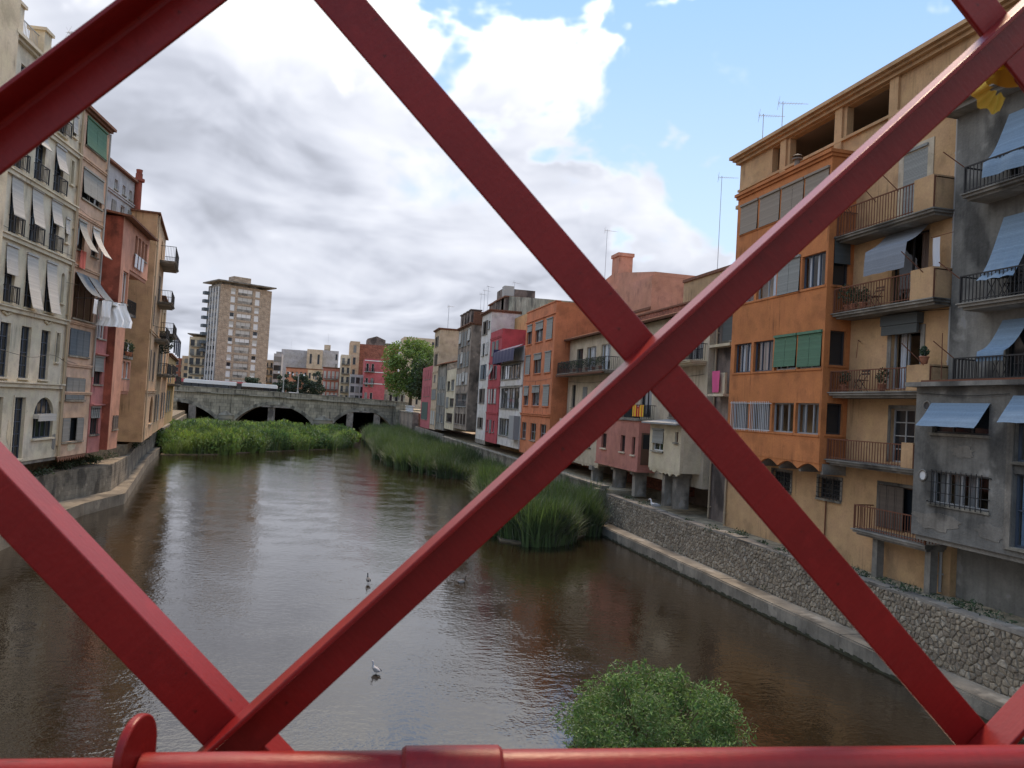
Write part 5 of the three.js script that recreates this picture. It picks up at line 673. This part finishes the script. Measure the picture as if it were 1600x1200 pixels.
// reeds and shrubs on the gravel bars: uncountable, one object for each mass
function tuftGeo(seed, nB, h, spread, w) {
  const R = rngOf(seed), pos = [], nor = [], uv = [], col = [];
  for (let b = 0; b < nB; b++) {
    const a = R() * 6.283, r0 = R() * spread * .35, lean = spread * (.25 + R()), H = h * (.6 + .55 * R()), wd = w * (.7 + .6 * R()), px = Math.cos(a + 1.57) * wd, pz = Math.sin(a + 1.57) * wd, k = .7 + .6 * R();
    const P = [0, .4, .75, 1].map(t => [Math.cos(a) * (r0 + lean * t * t), H * t * (1 - .12 * t), Math.sin(a) * (r0 + lean * t * t), 1 - t]);
    for (let s = 0; s < 3; s++) { const A = P[s], B = P[s + 1], q = [[A[0] - px * A[3], A[1], A[2] - pz * A[3]], [A[0] + px * A[3], A[1], A[2] + pz * A[3]], [B[0] - px * B[3], B[1], B[2] - pz * B[3]], [B[0] + px * B[3], B[1], B[2] + pz * B[3]]]; const tri = s < 2 ? [0, 1, 2, 2, 1, 3] : [0, 1, 2]; for (const t of tri) { pos.push(...q[t]); nor.push(Math.cos(a) * .75, .66, Math.sin(a) * .75); uv.push(0, 0); col.push(k, k, k); } }
  }
  const g = new THREE.BufferGeometry(); g.setAttribute('position', new THREE.Float32BufferAttribute(pos, 3)); g.setAttribute('uv', new THREE.Float32BufferAttribute(uv, 2)); g.setAttribute('color', new THREE.Float32BufferAttribute(col, 3)); g.computeVertexNormals(); return g;
}
function inPoly(p, x, z) { let c = false; for (let i = 0, j = p.length - 1; i < p.length; j = i++) if ((p[i][1] > z) !== (p[j][1] > z) && x < (p[j][0] - p[i][0]) * (z - p[i][1]) / (p[j][1] - p[i][1]) + p[i][0]) c = !c; return c; }
function field(name, label, poly, n, geo, hfn, colfn, seed, y0 = -.05) {
  const R = rngOf(seed), xs = poly.map(p => p[0]), zs = poly.map(p => p[1]), X0 = Math.min(...xs), X1 = Math.max(...xs), Z0 = Math.min(...zs), Z1 = Math.max(...zs);
  const o = new THREE.InstancedMesh(geo, M.leaf, n), m = new THREE.Matrix4(), q = new THREE.Quaternion(), c = new THREE.Color();
  for (let i = 0; i < n; i++) { let x, z, t = 0; do { x = lerp(X0, X1, R()); z = lerp(Z0, Z1, R()); } while ((!inPoly(poly, x + 1.2 * pn(z * .5, x * .5 + 7), z + 2 * pn(x * .4 + 3, z * .3)) || hfn(x, z, R) <= 0) && t++ < 60); const h = Math.max(.2, hfn(x, z, R)); q.setFromAxisAngle(V(0, 1, 0), R() * 6.283); m.compose(V(x, y0, z), q, V(.8 + .5 * h * R(), h, .8 + .5 * h * R())); o.setMatrixAt(i, m); const k = colfn(x, z, R); c.setRGB(...k); o.setColorAt(i, c); }
  o.name = numbered(name); o.userData = { label, category: 'plants', kind: 'stuff' }; o.castShadow = o.receiveShadow = true; scene.add(o); return o;
}
const reedA = tuftGeo(3, 24, 1, .75, .03), reedB = tuftGeo(5, 24, 1, .6, .045), reedC = tuftGeo(15, 14, 1, 1.1, .05);
const clumpGeo = leaves(150, (() => { const R = rngOf(77); return () => blob([0, .5, 0], [.75, .5, .75], R, .5); })(), .24, rngOf(78), [1, 1, 1], .5);
const island = [[-17.5, -97], [-12, -101], [-8, -108], [-3, -115], [2.6, -122], [5.2, -132], [4.2, -150], [5.5, -172], [3, -184], [-30, -184], [-24, -140]];
const rightBar = [[18.2, -80], [13.6, -81], [11, -86], [8.6, -95], [7.4, -110], [9, -120], [8.2, -140], [9.5, -165], [15, -184], [17.6, -184], [18.2, -120]];
const nearBar = [[17.5, -47.8], [15.5, -45.2], [12.2, -42.2], [10.3, -43.6], [10.8, -48], [12.6, -56], [13.5, -66], [18.2, -78], [18.2, -49.5]];
const mound = (x, z) => .75 + 1.0 * pn(x * .23 + 4, z * .16 + 1) + .5 * pn(x * .7, z * .6);
const warm = (x, z) => clamp(.5 + 1.2 * pn(x * .14 + 9, z * .1 + 5));
const tone = (a, b, t, R, s = .5) => { const k = 1 - s / 2 + s * R(); return [lerp(a[0], b[0], t) * k, lerp(a[1], b[1], t) * k, lerp(a[2], b[2], t) * k]; };
field('marsh_grass', 'tall green grass covering the island in front of the stone bridge', island, 9000, reedA, (x, z, R) => (z < -150 ? .75 : 1.25) + (z < -150 ? .5 : 1.15) * mound(x, z) + .4 * R(), (x, z, R) => tone([.06, .11, .024], [.16, .24, .042], warm(x, z), R), 41);
field('marsh_shrubs', 'leafy bright green shrubs scattered over the island', island, 2600, clumpGeo, (x, z, R) => (z < -150 ? .6 : 1) * (mound(x, z) > .55 ? 1.5 * mound(x, z) + .6 + .5 * R() : 0), (x, z, R) => tone([.055, .11, .024], [.16, .25, .042], warm(x + 3, z), R), 42, .15);
field('reeds', 'straw coloured dead stems among the reeds of the right bank', rightBar, 700, reedC, (x, z, R) => .9 + 1.2 * R(), (x, z, R) => tone([.1, .1, .045], [.07, .09, .03], R(), R), 46);
field('reeds', 'bent pale leaves among the near reeds by the rubble wall', nearBar, 900, reedC, (x, z, R) => .8 + 1.3 * R(), (x, z, R) => tone([.08, .12, .04], [.05, .085, .025], R(), R), 47);
field('marsh_grass', 'bent yellowish grass mixed into the island growth', island, 2200, reedC, (x, z, R) => .8 + .9 * mound(x, z) + .6 * R(), (x, z, R) => tone([.2, .25, .06], [.12, .2, .04], R(), R), 48);
field('reeds', 'dark green reed bed along the right bank below the far houses', rightBar, 8500, reedB, (x, z, R) => 1.3 + 1.15 * mound(x, z) + .5 * R() * R() * 2, (x, z, R) => tone([.038, .07, .021], [.075, .125, .03], warm(x, z), R), 43);
field('reeds', 'tall dark reeds beside the end of the rubble wall', nearBar, 5200, reedB, (x, z, R) => (z > -56 ? 1.7 : 1.2) + 1.0 * mound(x, z) + .8 * R() * R(), (x, z, R) => tone([.038, .073, .021], [.075, .13, .03], warm(x, z), R), 44);
{ const s = (poly, name) => { const sh = new THREE.Shape(poly.map(p => new THREE.Vector2(p[0], -p[1]))); const g = new THREE.ExtrudeGeometry(sh, { depth: .5, bevelEnabled: false }); g.rotateX(-Math.PI / 2); g.translate(0, -.42, 0); struct(name, uvBox(g), M.soil); }; s(island, 'gravel_island'); s(rightBar, 'gravel_bar'); s(nearBar, 'reed_bank'); }
// round bush in the water just below the bridge
{
  const B = thing('willow_bush', 'dense round green bush growing out of the river just below the footbridge', 'bush', [7.62, -.15, -16.5]), R = rngOf(61);
  mesh('stems', [...Array(16)].map((_, k) => { const a = k * 2.4, r = .5 + R() * .9; return tube([V(Math.cos(a) * .15, 0, Math.sin(a) * .15), V(Math.cos(a) * r * .6, .8, Math.sin(a) * r * .6), V(Math.cos(a) * r, 1.5 + R() * .3, Math.sin(a) * r)], .018, 6, 4); }), M.stem, B);
  const cl = [...Array(150)].map(() => { const p = blob([0, .7, 0], [1.95, 1.2, 1.8], R, .85); if (p[1] < .1) p[1] = .1 + R() * .5; return [p, .26 + .2 * R()]; });
  const sh = [...Array(14)].map(() => { const a = R() * 6.28, e = .15 + R() * 1.2, d = [Math.cos(a) * Math.cos(e), Math.sin(e), Math.sin(a) * Math.cos(e)], L = .12 + .16 * R(); return [[d[0] * 1.8, .7 + d[1] * 1.2, d[2] * 1.7], d, L]; });
  mesh('crown', [leaves(36000, i => { const [p, r] = cl[i % 150]; return blob(p, [r, r * .85, r], R, .5); }, .09, R, [.09, .175, .032], .3), leaves(4000, i => { const [p, r] = cl[(i * 7) % 150]; return blob(p, [r * 1.2, r, r * 1.2], R, .7); }, .13, R, [.12, .21, .04], .26), leaves(500, i => { const [p, d, L] = sh[i % 14], t = R() * L; return [p[0] + d[0] * t + (R() - .5) * .08, p[1] + d[1] * t + (R() - .5) * .08, p[2] + d[2] * t + (R() - .5) * .08]; }, .12, R, [.12, .22, .045], .25)], M.leaf, B);
}
// weeds along the terraces
{
  const R = rngOf(71); let n = 0; const spots = []; for (let k = 0; k < 26; k++) spots.push([18.55 + R() * .9, 2.12, -15 - R() * 33, .25 + R() * .3]); for (let k = 0; k < 10; k++) spots.push([18.5 + R() * .3, .58, -22 - R() * 26, .2 + .15 * R()]);
  const g = []; for (const [x, y, z, h] of spots) { const t = leaves(90, () => blob([x, y + h * .5, z], [h * .8, h * .55, h * 1.1], R, .2), .13, R, [.05, .085, .03], .35); g.push(t); const s = tuftGeo((R() * 1e6) | 0, 12, h * 1.5, h, .012); const c = s.attributes.color; for (let i = 0; i < c.count; i++) c.setXYZ(i, c.getX(i) * .09, c.getY(i) * .11, c.getZ(i) * .045); s.translate(x, y, z); g.push(s); }
  stuff('weeds', 'small weeds growing along the top of the rubble wall and terrace', 'plants', g, M.leaf);
  const g2 = []; for (let k = 0; k < 46; k++) { const z = -38 - R() * 50, x = -13.7 - Math.max(0, -z - 62) * .13 - R() * 1.1 + (z > -50 ? -.4 : 0), h = .25 + .4 * R(); g2.push(leaves(80, () => blob([x, 2.5 + h * .4, z], [h, h * .5, h], R, .2), .16, R, [.04, .07, .025], .4)); } stuff('weeds', 'ivy and weeds on the ledge under the houses on the left', 'plants', g2, M.leaf);
}
// potted plants on the balconies
{
  const pot = (x, y, z, h, label, col = [.04, .075, .025]) => { const t = thing('potted_plant', label, 'plant', [x, y, z], 0, 'balcony plants'), R = rngOf((x * 71 + y * 13 + z * 997) | 0); mesh('pot', new THREE.LatheGeometry([[.0, 0], [.1, 0], [.15, .24], [.17, .24], [.17, .28], [.13, .28], [.12, .22]].map(p => new THREE.Vector2(...p)), 12), M.terracotta, t); mesh('foliage', leaves(170, () => blob([0, .28 + h * .5, 0], [h * .42, h * .5, h * .42], R, .2), .13, R, col, .4), M.leaf, t); };
  [[20.1, 12.13, -27.3, .9, 'tallest leafy plant on the awning balcony against the orange bay'], [20.0, 12.13, -26.8, .7, 'second leafy plant from the orange bay on the awning balcony'], [20.05, 12.13, -26.3, .6, 'low plant on the awning balcony beside the wooden chair'], [20.1, 8.96, -27.3, .55, 'small plant at the bay end of the cluttered third balcony'], [20.0, 8.96, -25.0, .6, 'plant before the door on the third balcony'], [19.95, 9.86, -22.9, .35, 'tiny plant on the ochre parapet box of the third balcony']].forEach(a => pot(...a));
  for (let k = 0; k < 7; k++) pot(19.85, 10.82, -64.4 + k * 1.55, .8, ['leafy plant at the far end of the long balcony of the cream house', 'second plant from the far end of the long cream balcony', 'third plant from the far end of the long cream balcony', 'fourth plant from the far end of the long cream balcony', 'fifth plant from the far end of the long cream balcony', 'sixth plant from the far end of the long cream balcony', 'plant at the near end of the long cream balcony'][k]);
  pot(-13.75, 9.77, -61.2, .9, 'bushy plant on the recessed balcony of the red brown house'); pot(-13.8, 9.77, -62.4, .7, 'second plant on the recessed balcony of the red brown house');
  // dark plants spilling over the balconies near the bend
  const R = rngOf(9), v = thing('hanging_plant', 'dark plants spilling over a high balcony at the left bend', 'plant', [-14.6, 11.6, -77.8]); mesh('planter', bx(-.3, .3, 0, .3, -1.2, 1.2), M.terracotta, v); mesh('foliage', leaves(900, () => blob([.2, .2, 0], [.8, 1.1, 1.6], R, .3), .22, R, [.02, .035, .016], .4), M.leaf, v);
}
// ================================================================ small things
const aerial = (label, x, y, z, h, a, boom = 1.1) => { const t = thing('aerial', label, 'aerial', [x, y, z], a, 'television aerials'); mesh('mast', cyl(V(0, 0, 0), V(0, h, 0), .022, .018, 6), M.zinc, t); const g = [cyl(V(-.25, h - .1, 0), V(boom, h - .1, 0), .012, .012, 5)]; for (let k = 0; k < 9; k++) g.push(cyl(V(-.2 + k * boom / 9, h - .1, -.24 + k * .012), V(-.2 + k * boom / 9, h - .1, .24 - k * .012), .007, .007, 4)); g.push(cyl(V(-.22, h + .18, .2), V(-.22, h - .38, -.2), .007, .007, 4), cyl(V(-.22, h - .38, .2), V(-.22, h + .18, -.2), .007, .007, 4)); mesh('antenna', g, M.zinc, t); };
aerial('left aerial on the ochre house roof', 21.6, 21.5, -36.9, 2.3, -.3); aerial('right, taller aerial on the ochre house roof', 22.4, 21.5, -36.4, 2.9, -.3, 1.3); aerial('very tall thin aerial behind the narrow brown house', 25, 17.3, -47.6, 6.6, -.3); aerial('tall aerial beside the salmon chimney', 25, 19.5, -69.5, 5.4, 0); aerial('aerial on the mauve brown block', 24.5, 22.3, -104, 2.6, .4);
[-107, -109.5, -112].forEach((z, i) => aerial(['near aerial of three on the brown house', 'middle aerial of three on the brown house', 'far aerial of three on the brown house'][i], 21.5, 19.1, z, 5.4 - i * .2, .5)); aerial('aerial on the tan house by the big tree', 20.8, 21, -138, 4.2, .3); aerial('second aerial on the tan house by the big tree', 21.2, 21, -140.4, 4.6, .3);
aerial('aerial pole on the roof of the cream house at the left edge', -14.9, 24.9, -48.3, 2.3, 1, .4); aerial('left roof aerial of the skyline blocks', -13, 26, -322, 4, 0, 2); aerial('right roof aerial of the skyline blocks', 1, 28, -313, 4.5, 0, 2);
// washing
{
  const cloth = (name, label, x0, x1, prof, m, pos, turn, waves = 3, amp = .06, cat = 'laundry', grp = 'washing on the left bank', flare = 0) => { const g = sheet(x0, x1, prof, 18, 0), p = g.attributes.position; for (let i = 0; i < p.count; i++) { const t = clamp((prof[0][0] - p.getY(i)) / Math.max(.3, prof[0][0] - prof[prof.length - 1][0])); p.setZ(i, p.getZ(i) + amp * t * Math.sin((p.getX(i) - x0) / (x1 - x0) * 6.283 * waves + p.getY(i) * 1.3) + amp * .5 * Math.sin(p.getX(i) * 7 + 2)); p.setX(i, x0 + (p.getX(i) - x0) * (1 + flare * t) + amp * .6 * t * Math.sin(p.getY(i) * 5)); } g.computeVertexNormals(); const o = solo(name, label, cat, g, m, grp); o.position.set(...pos); o.rotation.y = turn; return o; };
  const a = 5.6 * Math.PI / 180, P = (u, v, o) => [-14.2 + Math.sin(a) * u + Math.cos(a) * o, v, -46 - Math.cos(a) * u + Math.sin(a) * o], th = Math.PI / 2 - a, pr = h => [0, .25, .5, .75, 1].map(t => [-h * t, 0]);
  const pole = solo('washing_pole', 'dark pole holding the washing outside the peach house', 'pole', [cyl(V(...P(2.7, 12.35, .1)), V(...P(2.9, 12.45, 1.6)), .025, .02, 6), cyl(V(...P(5.7, 12.35, .1)), V(...P(5.8, 12.45, 1.7)), .025, .02, 6), cyl(V(...P(2.75, 12.42, .9)), V(...P(5.75, 12.42, .9)), .01, .01, 5), cyl(V(...P(2.8, 12.44, 1.4)), V(...P(5.8, 12.44, 1.5)), .01, .01, 5)], M.iron);
  cloth('sheet', 'large white sheet billowing from the washing pole, nearest the red brown wall', 0, 1.5, [[0, 0], [-.35, .1], [-.7, .22], [-1.1, .36], [-1.5, .5]], M.clothWhite, P(5.3, 12.55, .4), th - 1.1, 5, .2, 'laundry', 'washing on the left bank', .3);
  cloth('shirt', 'white shirt hanging behind the large sheet on the washing pole', 0, .7, pr(.95), M.clothWhite, P(3.45, 12.42, 1.3), th - .4, 2, .08);
  cloth('shirt', 'white shirt hanging at the left end of the washing pole', 0, .62, pr(.85), M.clothWhite, P(3.0, 12.42, 1.0), th, 2); cloth('towel', 'white towel hanging between the white shirt and the sheet', 0, .55, pr(1.15), M.clothWhite, P(3.75, 12.42, 1.15), th, 2); cloth('towel', 'dark blue towel over the washing pole', 0, .6, pr(.55), M.frameBlue, P(4.0, 12.5, 1.45), th, 2);
  cloth('towel', 'coral towel hanging below the left flared blind of the peach house', 0, .8, pr(1.0), M.clothCoral, P(2.75, 15.1, .2), th, 2, .03);
  cloth('towel', 'small white cloth on the recessed balcony of the red brown house', 0, .5, pr(.8), M.clothWhite, [-13.88, 10.65, -61.8], Math.PI / 2, 1, .03);
  for (let k = 0; k < 3; k++) cloth('towel', ['first pale cloth under the five attic windows, nearest the corner', 'second pale cloth under the five attic windows', 'third pale cloth under the five attic windows'][k], 0, .7, pr(.9), M.curtain, [-12.75, 16.5, -57.1 - k * .95], Math.PI / 2, 1, .04);
  cloth('towel', 'bright pink towel on the small balcony in the gap beside the orange bay', 0, .85, pr(1.15), M.clothPink, [20.4, 10.2, -38.8], -Math.PI / 2, 1.5, .04, 'towel', 'washing on the right bank');
  cloth('towel', 'white cloth hanging from a rod right of the awning on the ochre house', 0, .3, pr(1.2), M.curtain, [20.3, 14.3, -23.1], -Math.PI / 2, 1, .03, 'towel', 'washing on the right bank');
  mesh('rod', [cyl(V(-.1, .04, 0), V(.9, .04, 0), .012, .012, 5)], M.rust, scene.children[scene.children.length - 1]);
}
// striped flag on the balcony above the pink bay
{
  const cv = document.createElement('canvas'); cv.width = 128; cv.height = 96; const c = cv.getContext('2d'); c.fillStyle = '#e3b32b'; c.fillRect(0, 0, 128, 96); c.fillStyle = '#b3231f'; for (let k = 0; k < 4; k++) c.fillRect(14 + k * 28, 0, 14, 96); c.fillStyle = '#5a2030'; c.beginPath(); c.moveTo(38, 0); c.lineTo(90, 0); c.lineTo(64, 34); c.fill();
  c.fillStyle = '#e8e0c8'; c.beginPath(); for (let k = 0; k < 10; k++) { const r = k % 2 ? 4 : 10, a = -Math.PI / 2 + k * Math.PI / 5; c.lineTo(64 + r * Math.cos(a), 12 + r * Math.sin(a)); } c.fill();
  const t = new THREE.CanvasTexture(cv); t.colorSpace = THREE.SRGBColorSpace; const g = new THREE.PlaneGeometry(1.9, .75, 16, 4).toNonIndexed(), p = g.attributes.position; for (let i = 0; i < p.count; i++) p.setZ(i, .03 * Math.sin(p.getX(i) * 9)); g.computeVertexNormals();
  const o = solo('flag', 'yellow and red striped flag with a star hung on the balcony above the pink bay', 'flag', g, mat(1, 1, 1, { map: t })); o.position.set(19.52, 7.9, -46.75); o.rotation.y = -Math.PI / 2;
}
// chairs and tables on the balconies
{
  const fold = (x, y, z, label, m) => { const t = thing('folding_chair', label, 'chair', [x, y, z], -Math.PI / 2, 'balcony furniture'); mesh('seat', [...Array(5)].map((_, k) => bx(-.2, .2, .43, .45, -.2 + k * .08, -.14 + k * .08)), m, t); mesh('backrest', [bx(-.2, .2, .66, .72, -.23, -.21), bx(-.2, .2, .78, .84, -.24, -.22)], m, t); for (const s of [-.19, .19]) { mesh('leg', cyl(V(s, 0, .2), V(s, .86, -.24), .013, .013, 5), m, t); mesh('leg', cyl(V(s * .9, 0, -.22), V(s * .9, .44, .18), .013, .013, 5), m, t); } };
  const tab = (x, y, z, label) => { const t = thing('bistro_table', label, 'table', [x, y, z], 0, 'balcony furniture'); mesh('top', cyl(V(0, .7, 0), V(0, .73, 0), .3, .3, 16), M.iron, t); for (const s of [-.2, .2]) { mesh('leg', cyl(V(s, 0, -.2), V(s, .7, .2), .013, .013, 5), M.iron, t); mesh('leg', cyl(V(s, 0, .2), V(s, .7, -.2), .013, .013, 5), M.iron, t); } };
  fold(20.1, 12.13, -25.7, 'folding wooden chair behind the awning on the ochre house', M.frameBrown); fold(20.0, 8.96, -26.2, 'dark folding chair on the third balcony of the ochre house', M.iron); fold(19.85, 11.71, -19.3, 'black folding chair on the middle balcony of the grey house', M.iron); tab(19.85, 11.71, -19.9, 'black folding table on the middle balcony of the grey house'); tab(19.9, 9.27, -19.7, 'black folding table on the roof terrace of the grey house'); fold(19.9, 9.27, -18.9, 'black folding chair on the roof terrace of the grey house', M.iron);
}
// birds
function bird(label, pos, turn, s, bm, wade = 0, group) {
  const T = thing('bird', label, 'bird', pos, turn, group), spine = [[-.26, .19, .004], [-.2, .2, .03], [-.1, .2, .075], [0, .2, .092], [.09, .225, .08], [.14, .28, .05], [.155, .34, .033], [.165, .40, .03], [.185, .435, .036], [.215, .44, .03], [.245, .432, .012], [.30, .42, .003]];
  const n = 10, pos_ = [], idx = []; spine.forEach(([x, y, r], i) => { const a = spine[Math.max(0, i - 1)], b = spine[Math.min(spine.length - 1, i + 1)], d = V(b[0] - a[0], b[1] - a[1], 0).normalize(), u = V(-d.y, d.x, 0); for (let k = 0; k < n; k++) { const t = k / n * 6.283; pos_.push(x + u.x * r * Math.cos(t), y + u.y * r * Math.cos(t), r * .85 * Math.sin(t)); } });
  for (let i = 0; i < spine.length - 1; i++) for (let k = 0; k < n; k++) { const a = i * n + k, b = i * n + (k + 1) % n; idx.push(a, b, a + n, b, b + n, a + n); }
  const g = new THREE.BufferGeometry(); g.setAttribute('position', new THREE.Float32BufferAttribute(pos_, 3)); g.setIndex(idx); g.computeVertexNormals(); const legs = [-.035, .035].map(z => tube([V(.01, .15, z), V(-.02, .08, z), V(.0, 0, z), V(.0, -.25, z)], .007, 6, 5));
  mesh('body', wade ? [g, ...legs] : [g], bm, T); const w = [-1, 1].map(q => { const e = new THREE.SphereGeometry(.1, 10, 6); e.scale(1.7, .7, .14); e.rotateZ(.06); e.translate(-.06, .215, q * .074); return e; }); mesh('wing', w[0], M.frameGrey, T); mesh('wing', w[1], M.frameGrey, T); T.scale.setScalar(s); return T;
}
bird('grey wading bird in the river nearest the footbridge', [1.93, -.06, -22.21], 2.2, .8, mat(.36, .36, .37), 1, 'birds in the river'); bird('dark wading bird farther out beside the long diagonal bar', [2.33, -.04, -33.1], 1.7, .95, mat(.10, .10, .10), 1, 'birds in the river'); bird('brown duck low in the water right of the diagonal bar', [6.32, -.14, -33.4], .3, .9, mat(.07, .05, .04), 0, 'birds in the river'); bird('white bird perched on top of the rubble wall', [18.6, 2.33, -41.4], 2.6, 1.3, mat(.7, .69, .66), 0);

// ================================================================ red iron footbridge in the foreground
{
  const A = 5.5 * Math.PI / 180, D = 1.2, B = thing('iron_footbridge', 'red painted iron lattice side of the footbridge in the foreground', 'bridge', [Math.sin(A) * D, EYE - 1.56, -Math.cos(A) * D], -A), y0 = 1.56;
  // rounded angle section: leg f in the lattice plane, leg w across it; dir +1 towards the walkway, -1 to the river
  const section = (f, w, dir, th = .0075) => { const s = new THREE.Shape(), r = .003, d = dir; s.moveTo(r, 0); s.lineTo(f - r, 0); s.quadraticCurveTo(f, 0, f, d * r); s.lineTo(f, d * (w - r)); s.quadraticCurveTo(f, d * w, f - r, d * w); s.lineTo(f - th + .001, d * w); s.lineTo(f - th, d * (w - .002)); s.lineTo(f - th, d * (th + .008)); s.quadraticCurveTo(f - th, d * th, f - th - .008, d * th); s.lineTo(r, d * th); s.quadraticCurveTo(0, d * th, 0, d * (th - r)); s.lineTo(0, d * r); s.quadraticCurveTo(0, 0, r, 0); return s; };
  const bar = (off, ang, f, w, dir, z) => {       // off: distance of its lower edge from the point in front of the eye
    const L = 4.2, g = new THREE.ExtrudeGeometry(section(f, w, dir), { depth: L, bevelEnabled: false, curveSegments: 3 }); g.translate(0, 0, -L / 2); const q = uvBox(g.index ? g.toNonIndexed() : g);
    // section x -> across the bar, section y -> local z, length -> along the bar
    const n = V(-Math.sin(ang), Math.cos(ang), 0), d = V(Math.cos(ang), Math.sin(ang), 0), m = new THREE.Matrix4().makeBasis(n, V(0, 0, 1), d); q.applyMatrix4(m); q.translate(n.x * off, n.y * off + y0, z); return q;
  };
  for (let k = -4; k <= 4; k++) { mesh('diagonal_bar', bar(.306 + .845 * k, -Math.PI / 4, .0625, .068, -1, 0), redPaint, B); mesh('diagonal_bar', bar(-.2436 + .857 * k, Math.PI / 4, .061, .063, 1, .0015), redPaint, B); }
  for (let k = -4; k <= 4; k++) { const o1 = bar(.306 + .845 * k, -Math.PI / 4, .0625, .068, -1, 3.0), o2 = bar(-.2436 + .857 * k, Math.PI / 4, .061, .063, 1, 3.0015); mesh('diagonal_bar', o1, redPaint, B); mesh('diagonal_bar', o2, redPaint, B); }
  mesh('bottom_chord', [bx(-3, 3, -.1, .12, -.02, .1), bx(-3, 3, -.12, -.1, -.1, .1)], redPaint, B); mesh('top_chord', [bx(-3, 3, 3.0, 3.2, -.02, .1), bx(-3, 3, 3.2, 3.22, -.12, .2)], redPaint, B);
  // handrail of gas pipe with a sleeve and a rounded end plate
  const yt = y0 - .455, pz = .15; const P = (s, r, dy = 0) => V(s, yt - r + dy + .006 * s, pz);
  mesh('handrail', [cyl(P(-.292, .032), P(2.4, .032), .032, .032, 24)], redPaint, B); mesh('handrail', [cyl(P(-2.4, .027, -.006), P(-.31, .027, -.006), .027, .027, 24)], redPaint, B);
  const sl = mesh('pipe_sleeve', [cyl(P(.036, .032), P(.158, .032), .0375, .0375, 24), cyl(P(.031, .032), P(.036, .032), .034, .0375, 24), cyl(P(.158, .032), P(.163, .032), .0375, .034, 24)], redPaint, B);
  { const s = new THREE.Shape(); s.moveTo(-.042, -.06); s.lineTo(.042, -.06); s.lineTo(.042, .022); s.absarc(0, .022, .042, 0, Math.PI, false); s.lineTo(-.042, -.06); const g = new THREE.ExtrudeGeometry(s, { depth: .006, bevelEnabled: true, bevelSize: .003, bevelThickness: .003, bevelSegments: 3, curveSegments: 16 }); g.rotateY(Math.PI / 2 - .18); g.translate(-.302, yt - .032 + .012, pz + .002); mesh('rail_plate', uvBox(g), redPaint, B); }
  for (const s of [-1.5, 1.9]) mesh('rail_bracket', [bx(s - .02, s + .02, yt - .075, yt - .06, .01, pz), bx(s - .02, s + .02, yt - .2, yt - .06, .008, .02)], redPaint, B);
  struct('walkway', bx(-60, 60, -.14, -.02, .12, 2.9), mat(.13, .095, .065, { map: rep(rubbleRaw, 1.4) })).applyMatrix4(new THREE.Matrix4().makeRotationY(-A).setPosition(Math.sin(A) * D, EYE - 1.56, -Math.cos(A) * D));
  // yellow ribbon knotted round a bar at the upper right
  const rb = thing('ribbon', 'yellow ribbon tied to the iron bars at the upper right', 'ribbon', [Math.sin(A) * D + Math.cos(A) * 1.03, EYE + .685, -Math.cos(A) * D + Math.sin(A) * 1.03], -A); rb.scale.setScalar(1.05);
  const strip = (pts, w, tw) => { const n = 24, c = new THREE.CatmullRomCurve3(pts.map(p => V(...p))), pos = [], idx = []; for (let i = 0; i <= n; i++) { const p = c.getPoint(i / n), t = c.getTangent(i / n), up = V(Math.sin(tw * i / n) * .5, 1, Math.cos(tw * i / n)).normalize(), s = up.cross(t).cross(t).normalize().multiplyScalar(w * (.8 + .2 * Math.sin(i))); pos.push(p.x + s.x, p.y + s.y, p.z + s.z, p.x, p.y, p.z + .006 * Math.sin(i * 1.7), p.x - s.x, p.y - s.y, p.z - s.z); if (i < n) { const a = i * 3; idx.push(a, a + 1, a + 3, a + 1, a + 4, a + 3, a + 1, a + 2, a + 4, a + 2, a + 5, a + 4); } } const g = new THREE.BufferGeometry(); g.setAttribute('position', new THREE.Float32BufferAttribute(pos, 3)); g.setIndex(idx); g.computeVertexNormals(); return g; };
  mesh('band', [strip([[-.06, -.05, -.03], [-.02, -.02, -.05], [.04, .0, -.05], [.11, .03, -.04], [.2, .05, -.03]], .022, 2), strip([[-.05, -.06, -.035], [.0, -.035, -.06], [.08, -.03, -.055], [.16, -.02, -.04], [.24, -.025, -.03]], .02, 1), strip([[.0, .02, -.045], [.06, .035, -.055], [.13, .02, -.05], [.22, .04, -.04]], .03, 2)], M.yellow2, rb); mesh('tail', [strip([[-.05, -.05, -.03], [-.055, -.075, -.035], [-.035, -.09, -.04], [-.015, -.095, -.035]], .018, 1), strip([[-.055, -.045, -.03], [-.02, .0, -.04], [.02, .03, -.035], [.05, .06, -.03]], .012, 1)], M.yellow2, rb); mesh('knot', (() => { const g = new THREE.IcosahedronGeometry(.011, 1); g.scale(1.2, .9, .8); g.translate(-.05, -.05, -.03); return g; })(), M.yellow2, rb);
}
renderer.render(scene, camera);
